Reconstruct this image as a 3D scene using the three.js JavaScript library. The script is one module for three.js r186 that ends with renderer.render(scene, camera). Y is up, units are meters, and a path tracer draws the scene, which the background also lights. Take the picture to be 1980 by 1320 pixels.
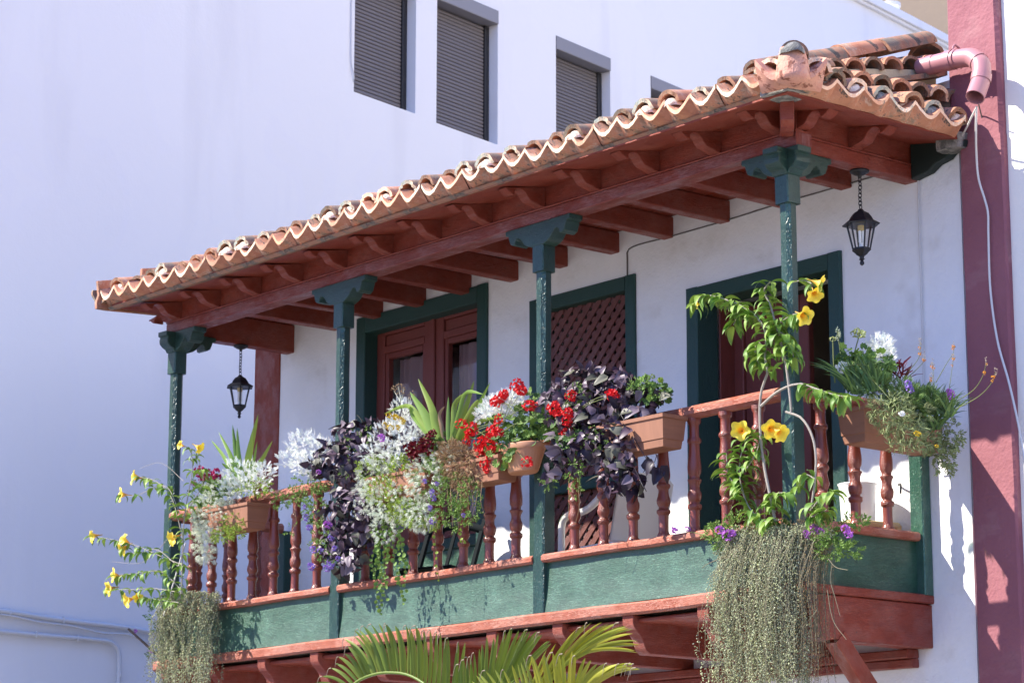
import * as THREE from 'three';
import { ImprovedNoise } from 'three/addons/math/ImprovedNoise.js';
import { RoundedBoxGeometry } from 'three/addons/geometries/RoundedBoxGeometry.js';
import { mergeGeometries, toCreasedNormals } from 'three/addons/utils/BufferGeometryUtils.js';

// ───────────── camera, sky, sun, exposure ─────────────
const RAD = Math.PI / 180;
const scene = new THREE.Scene();
const EYE = new THREE.Vector3(15.58382, -1.58733, 9.75875), YAW = 39.65455 * RAD, PITCH = 12.01753 * RAD, ROLL = 0.0701 * RAD, FOC = 4988.92;
const FWD = new THREE.Vector3(-Math.cos(YAW) * Math.cos(PITCH), Math.sin(PITCH), -Math.sin(YAW) * Math.cos(PITCH));
const RGT0 = FWD.clone().cross(new THREE.Vector3(0, 1, 0)).normalize(), UP0 = RGT0.clone().cross(FWD);
const RGT = RGT0.clone().multiplyScalar(Math.cos(ROLL)).addScaledVector(UP0, Math.sin(ROLL));
const UPV = RGT0.clone().multiplyScalar(-Math.sin(ROLL)).addScaledVector(UP0, Math.cos(ROLL));
const camera = new THREE.PerspectiveCamera(2 * Math.atan(660 / FOC) / RAD, 1024 / 682, 0.1, 400);
camera.position.copy(EYE); camera.up.copy(UPV); camera.lookAt(EYE.clone().add(FWD)); camera.updateMatrixWorld();
camera.focus = 13.6; camera.userData.fStop = 8;
const renderer = new THREE.WebGLRenderer({ antialias: true });
renderer.toneMapping = THREE.LinearToneMapping; renderer.toneMappingExposure = 2.42;
renderer.shadowMap.enabled = true; renderer.shadowMap.type = THREE.PCFSoftShadowMap;
{ // clear blue sky, paler toward the horizon
  const W = 256, H = 128, d = new Float32Array(W * H * 4);
  for (let j = 0; j < H; j++) {
    const el = ((j + .5) / H - .5) * Math.PI, t = Math.pow(Math.max(0, Math.sin(el)), .55);
    const hz = [.43, .60, 1.10], zn = [.17, .36, 1.04], gr = [.22, .2, .18];
    for (let i = 0; i < W; i++) for (let c = 0; c < 4; c++)
      d[(j * W + i) * 4 + c] = c === 3 ? 1 : el < 0 ? gr[c] : .70 * (hz[c] + (zn[c] - hz[c]) * t);
  }
  const tx = new THREE.DataTexture(d, W, H, THREE.RGBAFormat, THREE.FloatType);
  tx.mapping = THREE.EquirectangularReflectionMapping; tx.magFilter = tx.minFilter = THREE.LinearFilter; tx.needsUpdate = true;
  scene.background = tx; scene.environment = tx;
}
const TOSUN = new THREE.Vector3(-.7215, 1, .842).normalize();
const sun = new THREE.DirectionalLight(new THREE.Color(1, .93, .82), 5);
sun.position.copy(TOSUN).multiplyScalar(40).add(new THREE.Vector3(3, 1, 0)); sun.target.position.set(3, 1, 0);
sun.castShadow = true; sun.shadow.mapSize.set(2048, 2048); sun.shadow.radius = 1;
Object.assign(sun.shadow.camera, { left: -14, right: 14, top: 14, bottom: -14, near: 1, far: 90 });
sun.name = 'sun'; sun.target.name = 'sun_target'; scene.add(sun, sun.target);

// ───────────── helpers ─────────────
const V3 = (x, y, z) => new THREE.Vector3(x, y, z);
const YUP = V3(0, 1, 0);
let _s = 12345;
const seed = n => { _s = (n * 2654435761) >>> 0; };
function rnd(a = 1, b) { _s |= 0; _s = (_s + 0x6D2B79F5) | 0; let t = Math.imul(_s ^ (_s >>> 15), 1 | _s); t = (t + Math.imul(t ^ (t >>> 7), 61 | t)) ^ t; const r = ((t ^ (t >>> 14)) >>> 0) / 4294967296; return b === undefined ? r * a : a + r * (b - a); }
const pick = a => a[Math.floor(rnd() * a.length)];
const gauss = () => (rnd() + rnd() + rnd() - 1.5) / 1.5;
const imp = new ImprovedNoise(), n3 = (x, y, z) => imp.noise(x, y, z);
function sight(U, V) { return FWD.clone().addScaledVector(RGT, (U - 990) / FOC).addScaledVector(UPV, (660 - V) / FOC); }
function onPlane(U, V, ax, val) { const q = sight(U, V); return EYE.clone().addScaledVector(q, (val - EYE[ax]) / q[ax]); }
const atZ = (U, V, z) => onPlane(U, V, 'z', z), atX = (U, V, x) => onPlane(U, V, 'x', x);

const names = {};
function numbered(n) { const k = names[n] = (names[n] ?? -1) + 1; return k ? `${n}_${String(k).padStart(3, '0')}` : n; }
function tag(o, label, category, group, kind) { Object.assign(o.userData, { label, category }); if (group) o.userData.group = group; if (kind) o.userData.kind = kind; return o; }
function thing(name, label, category, pos = V3(0, 0, 0), group) { const g = new THREE.Group(); g.name = numbered(name); g.position.copy(pos); tag(g, label, category, group); scene.add(g); return g; }
function shade(m) { m.castShadow = m.receiveShadow = true; return m; }
function part(parent, name, geo, mat, o = {}) {
  const m = shade(new THREE.Mesh(geo, mat)); m.name = name;
  if (o.p) m.position.copy(o.p); if (o.r) m.rotation.set(...o.r); if (o.kind) m.userData.kind = o.kind; if (o.label) m.userData.label = o.label;
  parent.add(m); return m;
}
const solo = g => g.index ? g.toNonIndexed() : g;
function clean(g) { const n = solo(g); for (const k of Object.keys(n.attributes)) if (!['position', 'normal', 'uv', 'color'].includes(k)) n.deleteAttribute(k); return n; }
function merge(gs) { gs = gs.map(clean); const col = gs.some(g => g.attributes.color); for (const g of gs) { if (!g.attributes.uv) uvm(g); if (!g.attributes.normal) g.computeVertexNormals(); if (col && !g.attributes.color) tint(g, [1, 1, 1]); } return mergeGeometries(gs); }
function tint(g, c) { const n = g.attributes.position.count, a = new Float32Array(n * 3); for (let i = 0; i < n; i++) a.set(c, i * 3); g.setAttribute('color', new THREE.BufferAttribute(a, 3)); return g; }
// uv in metres by the way each face points; the grain runs along axis ax
function uvm(g0, ax = 'x') {
  const g = solo(g0), p = g.attributes.position, uv = new Float32Array(p.count * 2), a = V3(), b = V3(), c = V3();
  for (let i = 0; i < p.count; i += 3) {
    a.fromBufferAttribute(p, i); b.fromBufferAttribute(p, i + 1).sub(a); c.fromBufferAttribute(p, i + 2).sub(a); b.cross(c);
    const n = [Math.abs(b.x), Math.abs(b.y), Math.abs(b.z)], d = n.indexOf(Math.max(...n)), g1 = 'xyz'.indexOf(ax);
    let u = d === g1 ? (d + 1) % 3 : g1, v = 3 - d - u;
    for (let k = 0; k < 3; k++) { const q = [p.getX(i + k), p.getY(i + k), p.getZ(i + k)]; uv[(i + k) * 2] = q[u] + q[d] * .31; uv[(i + k) * 2 + 1] = q[v] + q[d] * .77; }
  }
  g.setAttribute('uv', new THREE.BufferAttribute(uv, 2)); return g;
}
function wob(g, amp, f = 2.2, s = 0) { const p = g.attributes.position; for (let i = 0; i < p.count; i++) { const x = p.getX(i), y = p.getY(i), z = p.getZ(i); p.setXYZ(i, x + amp * n3(x * f + 7, y * f + s, z * f), y + amp * n3(x * f, y * f + 31 + s, z * f), z + amp * n3(x * f, y * f, z * f + 57 + s)); } return g; }
// board with eased edges, lying from a to b in one axis, given by its two corners
function board(x0, x1, y0, y1, z0, z1, { r = .006, amp = .0025, ax, steps, f = 2.2 } = {}) {
  const L = [x1 - x0, y1 - y0, z1 - z0]; ax ??= 'xyz'[L.indexOf(Math.max(...L))];
  const k = 'xyz'.indexOf(ax), l = L[k], h = L[(k + 1) % 3], d = L[(k + 2) % 3]; r = Math.min(r, h * .3, d * .3);
  const s = new THREE.Shape([[-h / 2 + r, -d / 2], [h / 2 - r, -d / 2], [h / 2, -d / 2 + r], [h / 2, d / 2 - r], [h / 2 - r, d / 2], [-h / 2 + r, d / 2], [-h / 2, d / 2 - r], [-h / 2, -d / 2 + r]].map(q => new THREE.Vector2(...q)));
  let g = new THREE.ExtrudeGeometry(s, { depth: l, steps: steps ?? Math.max(1, Math.round(l / .18)), bevelEnabled: false });
  g.translate(0, 0, -l / 2);
  const m = new THREE.Matrix4(); // shape x → axis k+1, shape y → axis k+2, depth → axis k
  const e = [V3(1, 0, 0), V3(0, 1, 0), V3(0, 0, 1)]; m.makeBasis(e[(k + 1) % 3], e[(k + 2) % 3], e[k]); g.applyMatrix4(m);
  g.translate((x0 + x1) / 2, (y0 + y1) / 2, (z0 + z1) / 2);
  if (amp) wob(g, amp, f, x0 * 3 + y0);
  return uvm(toCreasedNormals(g, .5), ax);
}
// flat profile of [a, b] points pushed out along an axis from t0 to t1; x: (z,y) profile, z: (x,y), y: (x,z)
function prof(pts, axis, t0, t1, { bevel = 0, grain } = {}) {
  const s = new THREE.Shape(pts.map(q => new THREE.Vector2(...q)));
  const g = new THREE.ExtrudeGeometry(s, { depth: t1 - t0 - 2 * bevel, bevelEnabled: bevel > 0, bevelSize: bevel, bevelThickness: bevel, bevelOffset: -bevel, bevelSegments: 1, curveSegments: 8 });
  g.translate(0, 0, t0 + bevel);
  if (axis === 'x') g.applyMatrix4(new THREE.Matrix4().makeBasis(V3(0, 0, 1), V3(0, 1, 0), V3(1, 0, 0)));
  if (axis === 'x') flip(g);
  if (axis === 'y') { g.applyMatrix4(new THREE.Matrix4().makeBasis(V3(1, 0, 0), V3(0, 0, 1), V3(0, 1, 0))); flip(g); }
  return uvm(toCreasedNormals(solo(g), .6), grain ?? (axis === 'x' ? 'z' : 'x'));
}
function flip(g) { const p = g.attributes.position, n = p.count, q = g.index; if (q) { for (let i = 0; i < q.count; i += 3) { const t = q.getX(i); q.setX(i, q.getX(i + 1)); q.setX(i + 1, t); } } else for (let i = 0; i < n; i += 3) for (const k of Object.keys(g.attributes)) { const a = g.attributes[k]; for (let c = 0; c < a.itemSize; c++) { const t = a.array[i * a.itemSize + c]; a.array[i * a.itemSize + c] = a.array[(i + 1) * a.itemSize + c]; a.array[(i + 1) * a.itemSize + c] = t; } } g.computeVertexNormals(); return g; }
function tube(pts, r, seg = 24, rad = 7, closed = false) { return clean(new THREE.TubeGeometry(new THREE.CatmullRomCurve3(pts, closed), seg, r, rad, closed)); }
// tube that thins from r0 to r1
function taper(pts, r0, r1, seg = 14, rad = 6) {
  const c = new THREE.CatmullRomCurve3(pts), g = new THREE.TubeGeometry(c, seg, 1, rad), p = g.attributes.position;
  for (let i = 0; i <= seg; i++) { const o = c.getPointAt(i / seg), r = r0 + (r1 - r0) * i / seg; for (let j = 0; j <= rad; j++) { const k = i * (rad + 1) + j; p.setXYZ(k, o.x + (p.getX(k) - o.x) * r, o.y + (p.getY(k) - o.y) * r, o.z + (p.getZ(k) - o.z) * r); } }
  return clean(g);
}
function grid(nu, nv, fn, dbl) { // open sheet from a function of u, v in 0..1
  const pos = [], uv = [], idx = [];
  for (let j = 0; j <= nv; j++) for (let i = 0; i <= nu; i++) { const q = fn(i / nu, j / nv); pos.push(q.x, q.y, q.z); uv.push(i / nu, j / nv); }
  for (let j = 0; j < nv; j++) for (let i = 0; i < nu; i++) { const a = j * (nu + 1) + i, b = a + 1, c = a + nu + 1, d = c + 1; idx.push(a, b, d, a, d, c); }
  const g = new THREE.BufferGeometry(); g.setAttribute('position', new THREE.Float32BufferAttribute(pos, 3)); g.setAttribute('uv', new THREE.Float32BufferAttribute(uv, 2)); g.setIndex(idx); g.computeVertexNormals(); return g;
}
// stack of rectangular rings [grow, y] on a w × d plan (boxes, planters)
function rings(w, d, pr) {
  const pos = [], idx = [];
  for (const [o, y] of pr) { const a = w / 2 + o, b = d / 2 + o; pos.push(-a, y, -b, a, y, -b, a, y, b, -a, y, b); }
  for (let i = 0; i < pr.length - 1; i++) for (let k = 0; k < 4; k++) { const a = i * 4 + k, b = i * 4 + (k + 1) % 4; idx.push(a, a + 4, b + 4, a, b + 4, b); }
  idx.push(0, 1, 2, 0, 2, 3); const t = (pr.length - 1) * 4; idx.push(t, t + 2, t + 1, t, t + 3, t + 2);
  const g = new THREE.BufferGeometry(); g.setAttribute('position', new THREE.Float32BufferAttribute(pos, 3)); g.setIndex(idx);
  const n = solo(g); n.computeVertexNormals(); return uvm(n);
}

// ───────────── procedural textures ─────────────
const TN = 512;
function lattice(n, s) { const a = new Float32Array(n * n); let h = s * 7919 + 13; for (let i = 0; i < n * n; i++) { h = Math.imul(h ^ (h >>> 15), 2246822519) + 374761393 | 0; a[i] = ((h ^ (h >>> 13)) >>> 0) / 4294967296; } return a; }
function field(fx, fy, s, oct = 4, gain = .55) { // tiling noise, 0..1
  const o = new Float32Array(TN * TN); let amp = 1, tot = 0;
  for (let k = 0; k < oct; k++) {
    const nx = Math.min(TN, fx << k), ny = Math.min(TN, fy << k), nn = Math.max(nx, ny), L = lattice(nn, s + k * 17);
    for (let y = 0; y < TN; y++) { const v = y / TN * ny, j = Math.floor(v), tv = v - j, sv = tv * tv * (3 - 2 * tv), j1 = (j + 1) % ny;
      for (let x = 0; x < TN; x++) { const u = x / TN * nx, i = Math.floor(u), tu = u - i, su = tu * tu * (3 - 2 * tu), i1 = (i + 1) % nx;
        const a = L[j * nn + i], b = L[j * nn + i1], c = L[j1 * nn + i], d = L[j1 * nn + i1]; o[y * TN + x] += amp * (a + (b - a) * su + (c - a) * sv + (a - b - c + d) * su * sv); } }
    tot += amp; amp *= gain;
  }
  let lo = 9, hi = -9; for (let i = 0; i < o.length; i++) { o[i] /= tot; lo = Math.min(lo, o[i]); hi = Math.max(hi, o[i]); }
  for (let i = 0; i < o.length; i++) o[i] = (o[i] - lo) / (hi - lo); return o;
}
const enc = c => Math.round(255 * Math.max(0, Math.min(1, c <= .0031308 ? c * 12.92 : 1.055 * Math.pow(c, 1 / 2.4) - .055)));
function tex(fn, srgb, rep) { const d = new Uint8Array(TN * TN * 4); for (let i = 0; i < TN * TN; i++) { const q = fn(i); for (let c = 0; c < 3; c++) d[i * 4 + c] = srgb ? enc(q[c]) : Math.round(255 * Math.max(0, Math.min(1, q[c]))); d[i * 4 + 3] = 255; }
  const t = new THREE.DataTexture(d, TN, TN); t.wrapS = t.wrapT = THREE.RepeatWrapping; t.magFilter = THREE.LinearFilter; t.minFilter = THREE.LinearMipmapLinearFilter; t.generateMipmaps = true; if (srgb) t.colorSpace = THREE.SRGBColorSpace; t.repeat.set(...rep); t.needsUpdate = true; return t; }
const g1 = f => i => [f[i], f[i], f[i]];
const sm = (a, b, x) => { x = Math.max(0, Math.min(1, (x - a) / (b - a))); return x * x * (3 - 2 * x); };
const mix3 = (a, b, t) => [a[0] + (b[0] - a[0]) * t, a[1] + (b[1] - a[1]) * t, a[2] + (b[2] - a[2]) * t];
const fBig = field(3, 3, 1), fMid = field(10, 10, 2), fFine = field(64, 64, 3, 3), fGrain = field(4, 40, 4, 4), fGrainF = field(10, 160, 5, 2), fBlot = field(6, 6, 6, 5, .6), fPit = field(90, 90, 7, 2), fStreak = field(14, 2, 8, 4);
const bumpPlaster = tex(i => { const h = .55 * fMid[i] + .3 * fFine[i] + .15 * fBig[i]; return [h, h, h]; }, false, [1 / .9, 1 / .9]);
const ringsOf = new Float32Array(TN * TN); for (let i = 0; i < TN * TN; i++) ringsOf[i] = .5 + .5 * Math.sin(fGrain[i] * 46 + fBig[i] * 9);
const bumpWood = tex(i => { const h = .45 * ringsOf[i] + .35 * fGrainF[i] + .3 * fMid[i] - .3 * (fPit[i] > .8 ? 1 : 0); return [h, h, h]; }, false, [1 / .55, 1 / .32]);
const bumpClay = tex(i => { const h = .5 * fFine[i] + .5 * fBlot[i]; return [h, h, h]; }, false, [1 / .35, 1 / .35]);
const roughPaint = tex(i => { const h = .28 + .5 * sm(.3, .75, fBlot[i]) + .15 * ringsOf[i] * fMid[i]; return [h, h, h]; }, false, [1 / .7, 1 / .45]);
function paintMap(base, faded, chip, amt, rep = [1 / .8, 1 / .5]) { return tex(i => { let c = mix3(base, faded, amt * sm(.35, .75, fBlot[i] * .7 + fGrainF[i] * .3)); c = mix3(c, chip, sm(.78, .86, fPit[i] * .5 + fBlot[i] * .5) * .8); const k = .86 + .28 * fMid[i]; return c.map(x => x * k); }, true, rep); }
const mapWhite = tex(i => { let c = [.80, .80, .79]; c = mix3(c, [.62, .60, .56], .5 * sm(.62, .95, fBlot[i])); c = mix3(c, [.40, .37, .33], .5 * sm(.84, .93, fStreak[i] * .5 + fFine[i] * .25 + fBlot[i] * .28)); const k = .96 + .08 * fMid[i]; return c.map(x => x * k); }, true, [1 / 2.3, 1 / 2.3]);
const mapFar = tex(i => { let c = [.80, .80, .80]; c = mix3(c, [.70, .70, .71], .5 * sm(.5, .9, fStreak[i]) + .2 * fBig[i]); return c; }, true, [1 / 6, 1 / 6]);
const mapRed = paintMap([.225, .03, .011], [.28, .065, .038], [.08, .04, .03], .7), mapRedWorn = tex(i => { let c = mix3([.225, .03, .013], [.36, .17, .165], .85 * sm(.42, .78, fBlot[i] * .45 + fGrainF[i] * .35 + ringsOf[i] * .2)); c = mix3(c, [.09, .05, .04], .8 * sm(.78, .9, fPit[i] * .5 + fBlot[i] * .5)); const k = .85 + .3 * fMid[i]; return c.map(x => x * k); }, true, [1 / .8, 1 / .35]), mapRedFade = paintMap([.33, .085, .045], [.42, .165, .11], [.15, .09, .08], .9);
const mapGreen = paintMap([.016, .088, .046], [.045, .14, .088], [.02, .03, .022], .8);
const mapClay = tex(i => { let c = mix3([.36, .13, .07], [.50, .24, .14], fBlot[i]); c = mix3(c, [.55, .42, .32], .6 * sm(.55, .8, fFine[i] * .4 + fBig[i] * .6)); c = mix3(c, [.20, .15, .10], .75 * sm(.55, .75, fMid[i] * .6 + fBig[i] * .4)); c = mix3(c, [.05, .05, .045], .85 * sm(.66, .76, fFine[i] * .35 + fBlot[i] * .65)); return c; }, true, [1 / .45, 1 / .45]);
const mapClayOld = tex(i => { let c = mix3([.26, .12, .07], [.38, .20, .12], fBlot[i]); c = mix3(c, [.15, .13, .10], .9 * sm(.40, .65, fMid[i] * .5 + fBig[i] * .5)); c = mix3(c, [.05, .05, .045], .85 * sm(.60, .75, fFine[i] * .35 + fBlot[i] * .65)); return c; }, true, [1 / .45, 1 / .45]);
const mapMortar = tex(i => { let c = mix3([.30, .28, .25], [.12, .12, .11], sm(.3, .8, fBlot[i])); const k = .7 + .6 * fFine[i]; return c.map(x => x * k); }, true, [1 / .3, 1 / .3]);
const mapLime = tex(i => { let c = mix3([.72, .50, .40], [.70, .60, .48], fBig[i]); c = mix3(c, [.30, .17, .12], sm(.66, .82, fBlot[i])); c = mix3(c, [.08, .07, .06], sm(.74, .84, fFine[i] * .4 + fMid[i] * .6)); return c; }, true, [1 / .3, 1 / .3]);
const mapPink = tex(i => { let c = mix3([.215, .07, .086], [.29, .105, .12], fBig[i]); c = mix3(c, [.38, .19, .19], .6 * sm(.6, .85, fBlot[i] * .6 + fStreak[i] * .4)); c = mix3(c, [.2, .07, .08], .5 * sm(.75, .9, fBlot[i])); return c; }, true, [1 / 1.4, 1 / 1.4]);
const mapPot = tex(i => { const k = .85 + .3 * fStreak[i]; return [.26 * k, .112 * k, .062 * k]; }, true, [1 / .4, 1 / .4]);

const std = (o) => new THREE.MeshStandardMaterial(o), phy = o => new THREE.MeshPhysicalMaterial(o), lin = (r, g, b) => new THREE.Color().setRGB(r, g, b);
const DS = THREE.DoubleSide;
const M = {
  white: std({ map: mapWhite, roughness: .9, bumpMap: bumpPlaster, bumpScale: .006 }),
  far: std({ map: mapFar, roughness: .92, bumpMap: bumpPlaster, bumpScale: .002 }),
  red: phy({ map: mapRed, roughness: 1, roughnessMap: roughPaint, bumpMap: bumpWood, bumpScale: .004, clearcoat: .12, clearcoatRoughness: .3 }),
  redWorn: phy({ map: mapRedWorn, roughness: 1, roughnessMap: roughPaint, bumpMap: bumpWood, bumpScale: .006, clearcoat: .2, clearcoatRoughness: .3 }),
  redFade: std({ map: mapRedFade, roughness: 1, roughnessMap: roughPaint, bumpMap: bumpWood, bumpScale: .004 }),
  redGloss: phy({ color: lin(.19, .029, .011), roughness: .36, bumpMap: bumpWood, bumpScale: .0015, clearcoat: .5, clearcoatRoughness: .22 }),
  green: phy({ map: mapGreen, roughness: .38, bumpMap: bumpWood, bumpScale: .008, clearcoat: .5, clearcoatRoughness: .32 }),
  post: phy({ map: mapGreen, color: lin(.58, .62, .70), roughness: .42, bumpMap: bumpWood, bumpScale: .010, clearcoat: .5, clearcoatRoughness: .3 }),
  panel: phy({ map: mapGreen, color: lin(1.25, 1.3, 1.25), roughness: .5, bumpMap: bumpWood, bumpScale: .014, clearcoat: .9, clearcoatRoughness: .44 }),
  greenFrame: std({ color: lin(.012, .055, .042), roughness: .5, bumpMap: bumpWood, bumpScale: .003 }),
  door: std({ color: lin(.17, .032, .02), roughness: .5, bumpMap: bumpWood, bumpScale: .002 }),
  clay: std({ map: mapClay, roughness: .92, bumpMap: bumpClay, bumpScale: .004, vertexColors: true, side: DS }),
  clayOld: std({ map: mapClayOld, roughness: .95, bumpMap: bumpClay, bumpScale: .005, vertexColors: true, side: DS }),
  mortar: std({ map: mapMortar, roughness: .97, bumpMap: bumpClay, bumpScale: .012 }),
  lime: std({ map: mapLime, roughness: .85, bumpMap: bumpClay, bumpScale: .006 }),
  pink: std({ map: mapPink, roughness: .85, bumpMap: bumpPlaster, bumpScale: .008 }),
  pinkPipe: std({ color: lin(.38, .17, .18), roughness: .42, side: DS }),
  cream: std({ color: lin(.84, .79, .69), roughness: .9, bumpMap: bumpPlaster, bumpScale: .004 }),
  tan: std({ color: lin(.50, .36, .22), roughness: .9, bumpMap: bumpPlaster, bumpScale: .003 }),
  shutter: std({ color: lin(.15, .135, .135), roughness: .55 }), shutterBox: std({ color: lin(.24, .235, .25), roughness: .55 }),
  black: std({ color: lin(.012, .012, .014), roughness: .45 }), blackWood: phy({ color: lin(.01, .014, .016), roughness: .9, specularIntensity: .25 }),
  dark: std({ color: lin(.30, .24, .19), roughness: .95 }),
  glass: phy({ color: lin(1, 1, 1), roughness: .03, transmission: 1, thickness: 0, ior: 1.5, side: DS }),
  curtain: std({ color: lin(.20, .13, .14), roughness: .9, side: DS }),
  bulb: std({ color: lin(.8, .8, .76), roughness: .35 }), brass: std({ color: lin(.5, .36, .12), roughness: .5 }),
  plastic: std({ color: lin(.80, .79, .74), roughness: .35 }), enamel: std({ color: lin(.82, .82, .82), roughness: .25 }),
  straw: std({ color: lin(.55, .42, .22), roughness: .85, bumpMap: bumpWood, bumpScale: .004 }), pine: std({ color: lin(.55, .36, .15), roughness: .6, bumpMap: bumpWood, bumpScale: .001 }),
  cable: std({ color: lin(.62, .60, .57), roughness: .6 }), cableDark: std({ color: lin(.12, .11, .10), roughness: .8 }), conduit: std({ color: lin(.62, .62, .62), roughness: .6 }),
  floor: std({ color: lin(.34, .29, .235), roughness: .7 }), pot: std({ map: mapPot, roughness: .75 }), soil: std({ color: lin(.03, .02, .014), roughness: 1 }),
  ground: std({ color: lin(.24, .22, .19), roughness: .95 }), letter: std({ color: lin(.12, .13, .15), roughness: .6 }),
};
// ───────────── large structure ─────────────
const S = 2.05, D = 1.06, BX = 3 * S, GY = -3.2;   // bay, depth of the balcony, its right end, street level
{
  const g = shade(new THREE.Mesh(uvm(new THREE.PlaneGeometry(300, 300).rotateX(-Math.PI / 2).translate(0, GY, 0)), M.ground)); g.name = numbered('ground'); g.userData.kind = 'structure'; scene.add(g);
}
// the tall white building on the left: its own frame, s along the wall (going back), n out of it
{
  const b = thing('apartment_building', 'tall white rendered building behind the balcony with roller shutters', 'building', V3(-2.5, 0, 0)); b.rotation.y = Math.PI / 2 + 12.2 * RAD;
  const W = [[4.09, 4.99, 5.80, 7.21, 1], [5.31, 6.28, 5.785, 7.21, 1], [7.26, 8.23, 5.785, 7.21, 1], [8.99, 9.96, 5.785, 7.21, 1]];
  const sh = new THREE.Shape([[-2.1, GY], [17.6, GY], [17.6, 9.32], [-2.1, 9.32]].map(q => new THREE.Vector2(...q)));
  for (const [a, c, y0, y1] of W) sh.holes.push(new THREE.Path([[a, y0], [a, y1], [c, y1], [c, y0]].map(q => new THREE.Vector2(...q))));
  part(b, 'wall', uvm(new THREE.ExtrudeGeometry(sh, { depth: .3, bevelEnabled: false }).translate(0, 0, -.3)), M.far);
  part(b, 'wall', board(-2.1, 17.6, GY, 9.3, -7, -.32, { amp: 0, r: .01, steps: 1 }), M.far);
  part(b, 'coping', merge([board(-2.2, 17.7, 9.32, 9.36, -.36, .05, { amp: .004, f: .8, steps: 30 }), board(-2.2, 17.7, 9.36, 9.47, -.34, .09, { amp: .004, f: .8, steps: 30 })]), M.far);
  for (const [a, c, y0, y1] of W) {
    const w = part(b, 'window', merge([board(a, a + .05, y0, y1 - .16, -.2, -.11, { amp: 0 }), board(c - .07, c, y0, y1 - .16, -.2, -.11, { amp: 0 }), board(a, c, y0, y0 + .03, -.2, -.11, { amp: 0 })]), M.black);
    const bx = part(w, 'shutter_box', board(a + .004, c - .004, y1 - .15, y1 - .004, -.24, .012, { amp: .001 }), M.shutterBox);
    const h = .0385, n = Math.floor((y1 - .16 - y0 - .03) / h);
    const sl = prof([[-.145, 0], [-.135, .004], [-.131, .016], [-.135, .030], [-.145, .0375], [-.155, .0375], [-.155, 0]], 'x', a + .05, c - .07);
    for (let i = 0; i < n; i++) part(w, 'slat', sl, M.shutter, { p: V3(0, y0 + .03 + i * h + .0008 * n3(i * 3.1, a, 2), .002 * n3(i * 1.7, a, 5)) });
  }
  // service duct on the flat roof
  const d = part(b, 'roof_pipe', clean(new THREE.CylinderGeometry(.125, .125, 1.2, 24).translate(16.33, 9.7, -1.1)), M.far);
  part(d, 'collar', clean(new THREE.CylinderGeometry(.14, .14, .05, 24).translate(16.33, 10.3, -1.1)), M.cable);
  const L = (s, y, o = .03) => V3(s, y, o);
  const cd = (nm, label, pts, r, m, clips) => { const t = thing(nm, label, nm === 'cable' ? 'cable' : 'pipe', b.position); t.rotation.copy(b.rotation); part(t, 'run', tube(pts, r, 60, 8), m); for (const [s, y] of clips) part(t, 'clip', clean(new THREE.TorusGeometry(r + .004, .006, 6, 14).rotateY(Math.PI / 2).translate(s, y, .03)), m); };
  cd('conduit_pipe', 'pale conduit running straight along the white wall under the balcony level', [L(-.6, .55), L(.04, .545), L(.66, .525), L(1.31, .52), L(1.75, .5)], .021, M.conduit, [[.1, .54], [.66, .525]]);
  cd('conduit_pipe', 'lower pale conduit that bends downward on the white wall', [L(-.6, .39), L(.05, .385), L(.6, .39), L(1.05, .395), L(1.2, .385), L(1.275, .33), L(1.29, .22), L(1.29, .05), L(1.29, -.6)], .019, M.conduit, [[.38, .39], [.82, .392], [1.29, .13]]);
  cd('cable', 'loose thin cable sagging below the straight conduit on the white wall', [L(-.6, .50, .04), L(.1, .515, .04), L(.4, .49, .04), L(.75, .485, .04), L(1.1, .455, .04), L(1.35, .465, .04), L(1.6, .42, .04), L(1.9, .40, .04)], .009, M.conduit, []);
  cd('cable', 'thin grey cable dropping beside the leftmost shuttered window', [L(4.03, 8, .012), L(4.03, 7.2, .012), L(4.03, 6.3, .012), L(4.04, 6.05, .014), L(4.075, 5.93, .014), L(4.085, 5.86, -.02)], .006, M.conduit, []);
}
{ // ochre house whose wall rises behind the white parapet
  const t = thing('ochre_house', 'plain ochre house wall rising behind the white parapet', 'building', V3(-9, GY, -34));
  t.rotation.y = 40 * RAD;
  part(t, 'wall', board(-12, 12, 0, 27, -5, 0, { amp: 0, steps: 1 }), M.tan);
  part(t, 'cornice', board(-12.2, 12.2, 17.6, 17.9, .02, .5, { amp: 0, steps: 1 }), M.soil);
}
// pink and cream neighbour on the right
{
  const t = thing('cream_house', 'cream house with a broad pink painted pilaster right of the balcony', 'building', V3(0, 0, 0));
  part(t, 'wall', board(6.66, 12, GY, 14, -17, -D - .005, { amp: 0, r: .02, steps: 1 }), M.cream);
  part(t, 'side_wall', board(6.43, 6.655, GY, 14, -17, -D - .11, { amp: 0, r: .01, ax: 'y', steps: 1 }), M.cream);
  part(t, 'pilaster', board(6.493, 6.80, GY, 2.50, -D - .1, -1.022, { amp: .006, r: .012, ax: 'y', steps: 40, f: 3 }), M.pink);
  part(t, 'pilaster', board(6.428, 6.80, 2.50, 14, -D - .1, -1.02, { amp: .006, r: .02, ax: 'y', steps: 40, f: 3 }), M.pink);
  const rag = wob(solo(new THREE.BoxGeometry(.15, .075, .12, 10, 6, 4)), .022, 11); part(t, 'broken_plaster', uvm(rag), M.mortar, { p: V3(6.475, 2.50, -1.0) });
}
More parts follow.
